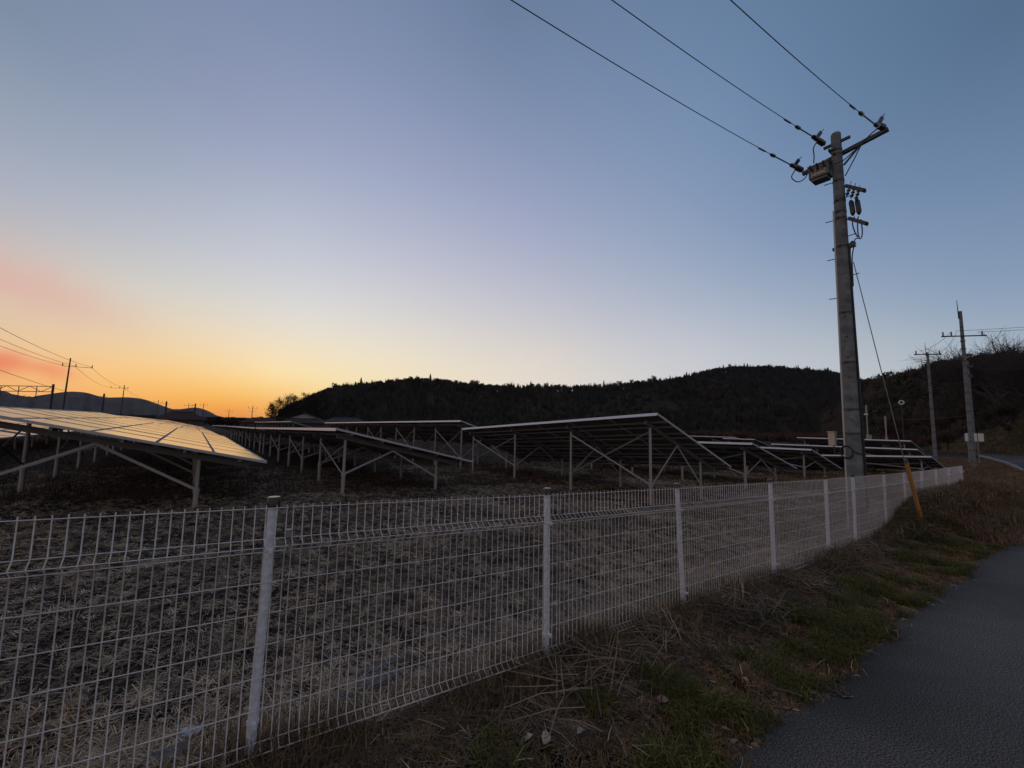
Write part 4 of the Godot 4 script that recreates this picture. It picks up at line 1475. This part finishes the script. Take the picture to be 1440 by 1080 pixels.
func plants() -> void:
	var near_u := func() -> float: return -1.5 + 23.0 * pow(rng.randf(), 1.35)
	var verge_v := func() -> float: return rng.randf_range(0.85, 2.75)
	var green := func(u: float, v: float) -> bool:
		var e := road_edge(u)
		return v > e - 0.05 + rng.randf() * 0.16 and patchy.get_noise_2d(u * 2.3 + 31.0, v * 2.8) + 0.12 * ss(0.4, 0.0, v - e) - 0.55 * ss(1.75, 2.1, v) * (1.0 - ss(8.0, 12.0, u)) > rng.randf_range(0.02, 0.26)
	var brown := func(u: float, v: float) -> bool:
		var e := road_edge(u)
		return v > e - 0.16 + rng.randf() * 0.26 and patchy.get_noise_2d(u * 2.3 + 31.0, v * 2.8) - 0.3 - 0.25 * ss(1.75, 2.1, v) * (1.0 - ss(8.0, 12.0, u)) < rng.randf_range(-0.25, 0.1)
	var g_hue := func(u: float, v: float) -> Color: return Color(0.075, 0.074, 0.018).lerp(Color(0.24, 0.195, 0.05), rng.randf() * rng.randf())
	var b_hue := func(u: float, v: float) -> Color: return Color(0.22, 0.11, 0.04).lerp(Color(0.46, 0.30, 0.14), rng.randf() * rng.randf())
	scatter("green_grass", tuft(20, 0.07, 0.07, 0.0032, 1.1, 1), M.dry, 17000, near_u, verge_v, green, g_hue, Vector2(0.7, 1.8), 0.006, "short green grass in patches on the verge beside the lane", "grass")
	scatter("brown_grass", tuft(20, 0.05, 0.08, 0.0032, 1.5, 2), M.dry, 17000, near_u, verge_v, brown, b_hue, Vector2(0.6, 1.35), 0.006, "withered orange brown grass in patches on the verge beside the lane", "grass")
	var fence_v := func() -> float: return 2.36 + rng.randfn(0, 0.13)
	var any := func(u: float, v: float) -> bool: return true
	var d_hue := func(u: float, v: float) -> Color: return Color(0.24, 0.155, 0.085).lerp(Color(0.07, 0.055, 0.028), rng.randf())
	scatter("fence_weeds", tuft(12, 0.2, 0.12, 0.004, 1.0, 3), M.dry, 4600, near_u, fence_v, func(u: float, v: float) -> bool: return patchy.get_noise_2d(u * 2.0, 5.0) > rng.randf_range(-0.3, 0.35), d_hue, Vector2(0.45, 1.3), 0.01, "dry weeds and dead stems along the foot of the mesh fence", "weeds")
	# dead stalks and litter
	var litter := func(u: float, v: float) -> bool: return v > road_edge(u) + 0.25 * rng.randf() and v < 2.5 and (v > 1.7 or rng.randf() < 0.3)
	var l_hue := func(u: float, v: float) -> Color: return Color(0.36, 0.26, 0.17).lerp(Color(0.06, 0.042, 0.028), sqrt(rng.randf()))
	scatter("dead_stalks", straw(12, 0.1, 0.0038, 0.025, 4), M.dry, 9000, near_u, func() -> float: return rng.randf_range(1.0, 2.5), litter, l_hue, Vector2(0.6, 1.3), 0.0, "grey brown dead stalks and leaf litter strewn over the verge", "leaf litter")
	scatter("pale_stalks", straw(2, 0.22, 0.004, 0.04, 5), M.dry, 520, near_u, func() -> float: return rng.randf_range(0.95, 2.5), func(u: float, v: float) -> bool: return v > road_edge(u) - 0.12, func(u: float, v: float) -> Color: return Color(0.42, 0.33, 0.21), Vector2(0.35, 1.1), -0.01, "pale straw stalks lying singly on the verge", "straw")
	scatter("leaf_litter", leaf_mesh(3), M.dry, 3600, near_u, func() -> float: return rng.randf_range(0.9, 2.5), func(u: float, v: float) -> bool: return v > road_edge(u) - 0.25 * rng.randf(), func(u: float, v: float) -> Color: return Color(0.22, 0.13, 0.07).lerp(Color(0.55, 0.46, 0.34), rng.randf() * rng.randf()), Vector2(0.022, 0.06), -0.008, "small curled brown leaves strewn over the verge", "leaf litter")
	scatter("stalk_heaps", straw(46, 0.42, 0.006, 0.14, 15), M.dry, 90, func() -> float: return 1.5 + 14.0 * rng.randf(), func() -> float: return 2.15 + rng.randfn(0, 0.14), any, l_hue, Vector2(0.6, 1.2), 0.0, "heaps of raked dead stalks along the fence foot", "stalk heap")
	scatter("green_clumps", tuft(60, 0.16, 0.2, 0.005, 1.0, 16), M.dry, 110, near_u, func() -> float: return rng.randf_range(1.25, 1.9), func(u: float, v: float) -> bool: return v > road_edge(u) + 0.1 and patchy.get_noise_2d(u * 2.3 + 31.0, v * 2.8) > 0.05, func(u: float, v: float) -> Color: return Color(0.058, 0.066, 0.02), Vector2(0.6, 1.2), 0.01, "taller dark green grass clumps on the verge near the lane", "grass")
	# the field: mown dry stalks
	var field_u := func() -> float: return -7.0 + 34.0 * rng.randf()
	var field_v := func() -> float: return 2.5 + 17.0 * pow(rng.randf(), 2.0)
	var f_hue := func(u: float, v: float) -> Color:
		var n := clampf(patchy.get_noise_2d(u * 0.7, v * 0.7) * 1.6 + 0.5, 0, 1)
		return Color(0.56, 0.43, 0.295).lerp(Color(0.13, 0.097, 0.07), clampf(0.18 + n * 0.42 + rng.randfn(0, 0.3), 0, 1)).lerp(Color(0.52, 0.31, 0.17), 0.6 * rng.randf() * ss(0.0, 0.5, patchy.get_noise_2d(u * 0.4 + 70.0, v * 0.4)))
	scatter("field_straw", straw(16, 0.075, 0.0036, 0.02, 6), M.dry, 80000, field_u, field_v, any, f_hue, Vector2(0.6, 1.7), 0.004, "mown dry stalks covering the dark field behind the fence", "straw")
	var clod := new_st()
	tube(clod, [Vector3(-0.1, -0.5, 0.1), Vector3(0.05, -0.15, 0.0), Vector3(-0.05, 0.25, 0.05), Vector3(0, 0.5, 0)], [0.3, 0.62, 0.5, 0.15], 6)
	scatter("soil_clods", done(clod), M.dry, 26000, field_u, func() -> float: return 2.45 + 9.0 * pow(rng.randf(), 2.0), any, func(u: float, v: float) -> Color: return Color(0.17, 0.135, 0.108).lerp(Color(0.05, 0.038, 0.03), rng.randf()), Vector2(0.012, 0.045), 0.0, "dark crumbs of turned soil between the stalks of the field", "soil")
	scatter("field_stubble", tuft(8, 0.075, 0.1, 0.004, 1.3, 7), M.dry, 18000, field_u, field_v, any, f_hue, Vector2(0.5, 1.3), 0.004, "sparse dry stubble standing in the field behind the fence", "stubble")
	scatter("field_scrub", tuft(22, 0.26, 0.4, 0.012, 1.0, 8), M.dry, 9000, func() -> float: return -10.0 + 55.0 * rng.randf(), func() -> float: return 12.0 + 40.0 * pow(rng.randf(), 1.6), any, func(u: float, v: float) -> Color: return Color(0.08, 0.058, 0.042).lerp(Color(0.04, 0.033, 0.026), rng.randf()), Vector2(0.4, 1.1), 0.01, "low dry growth between the rows of arrays", "scrub grass")
	scatter("bank_grass", tuft(22, 0.2, 0.4, 0.01, 1.2, 9), M.dry, 9000, func() -> float: return 12.0 + 50.0 * pow(rng.randf(), 1.6), func() -> float: return rng.randf_range(0.9, 9.0), func(u: float, v: float) -> bool: return v > road_edge(u) - 0.05 and (u > 18.5 or v < 2.3), func(u: float, v: float) -> Color: return Color(0.30, 0.175, 0.10).lerp(Color(0.09, 0.07, 0.035), rng.randf()), Vector2(0.4, 1.2), 0.01, "withered reddish brown grass beyond the end of the fence", "grass")
	# grit along the ragged edge of the asphalt
	var peb := new_st()
	tube(peb, [Vector3(0, -0.4, 0), Vector3(0.1, 0.0, 0), Vector3(0, 0.4, 0.1)], [0.25, 0.55, 0.2], 6)
	scatter("grit", done(peb), M.dry, 2600, near_u, func() -> float: return rng.randf_range(0.55, 1.4), func(u: float, v: float) -> bool: return absf(v - road_edge(u) + 0.05) < 0.22 * rng.randf() + 0.02, func(u: float, v: float) -> Color: return Color(0.12, 0.11, 0.10), Vector2(0.004, 0.011), -0.02, "loose grit along the ragged edge of the lane", "gravel")
	# single leaves large enough to pick out
	var spots := [[1.52, 1.86, 0.085, "pale cream curled leaf, largest of the pair in front of the fence post"], [1.60, 1.80, 0.075, "pale curled leaf touching the largest one"], [2.42, 1.66, 0.08, "narrow pinkish brown leaf standing in the litter"],
		[1.78, 1.72, 0.06, "grey curled leaf lying on a pale twig"], [1.62, 1.52, 0.055, "small bright leaf tip at the bottom edge of the verge"], [2.75, 1.95, 0.05, "small white leaf near the fence foot"], [2.9, 1.6, 0.05, "small white leaf in the litter, farther along"], [1.2, 1.98, 0.05, "small reddish leaf in the grass at the fence foot"]]
	var shades := [Color(0.42, 0.36, 0.27), Color(0.40, 0.33, 0.26), Color(0.24, 0.15, 0.11), Color(0.25, 0.22, 0.19), Color(0.4, 0.36, 0.28), Color(0.45, 0.43, 0.38), Color(0.42, 0.40, 0.36), Color(0.2, 0.07, 0.05)]
	for i in spots.size():
		var e: Array = spots[i]
		var m := mat(shades[i].r, shades[i].g, shades[i].b, 0.85)
		m.cull_mode = BaseMaterial3D.CULL_DISABLED
		var b := Basis(Vector3.UP, 1.3 * i) * Basis(Vector3.RIGHT, 0.5 * sin(i * 2.1)) * Basis(Vector3.BACK, 0.5 * cos(i * 1.7))
		var o := put("dead_leaf", leaf_mesh(10 + i), m, self, Transform3D(b.scaled(Vector3.ONE * e[2]), w(e[0], e[1], gnd(e[0], e[1]) + 0.03)))
		tag(o, e[3], "leaf", "large dead leaves on the verge")
	# flat grey slabs and a scrap of plastic lying in the field just behind the fence
	var sl := [[0.98, 2.86, 0.55, 0.11, "longer flat grey concrete slab lying just behind the fence"], [1.2, 3.08, 0.34, 0.09, "shorter grey concrete slab beyond the longer one"], [-0.05, 2.75, 0.3, 0.12, "half buried grey slab behind the first fence post"]]
	var slab_mat := mat(0.20, 0.19, 0.178, 0.9)
	slab_mat.albedo_texture = noise_tex(256, 0.03, 0.5, 1.0, 17)
	tri_map(slab_mat, 0.4)
	for e in sl:
		var st := new_st()
		box(st, Vector3.ZERO, Vector3(e[2], 0.06, e[3]))
		box(st, Vector3(0.01, 0.032, 0), Vector3(e[2] - 0.03, 0.012, e[3] - 0.03))
		var o := part("concrete_slab", st, slab_mat, self)
		o.transform = Transform3D(FB * Basis(Vector3.UP, 0.15) * Basis(Vector3.RIGHT, 0.07), w(e[0], e[1], gnd(e[0], e[1]) - 0.014))
		tag(o, e[4], "slab", "slabs behind the fence")
	var ps := new_st()
	ps.set_smooth_group(0)
	var pr := RandomNumberGenerator.new()
	pr.seed = 9
	var gp: Array = []
	for i in 9:
		var row: Array = []
		for j in 6:
			row.append(Vector3(i * 0.012 - 0.05, 0.01 + pr.randf() * 0.03, j * 0.012 - 0.03))
		gp.append(row)
	for i in 8:
		for j in 5:
			quad(ps, gp[i][j], gp[i][j + 1], gp[i + 1][j + 1], gp[i + 1][j])
	var sc := part("plastic_scrap", ps, mat(0.42, 0.43, 0.45, 0.5), self)
	sc.transform = Transform3D(FB, w(0.12, 2.95, gnd(0.12, 2.95)))
	tag(sc, "crumpled white scrap of plastic in the field left of the nearest post", "litter")
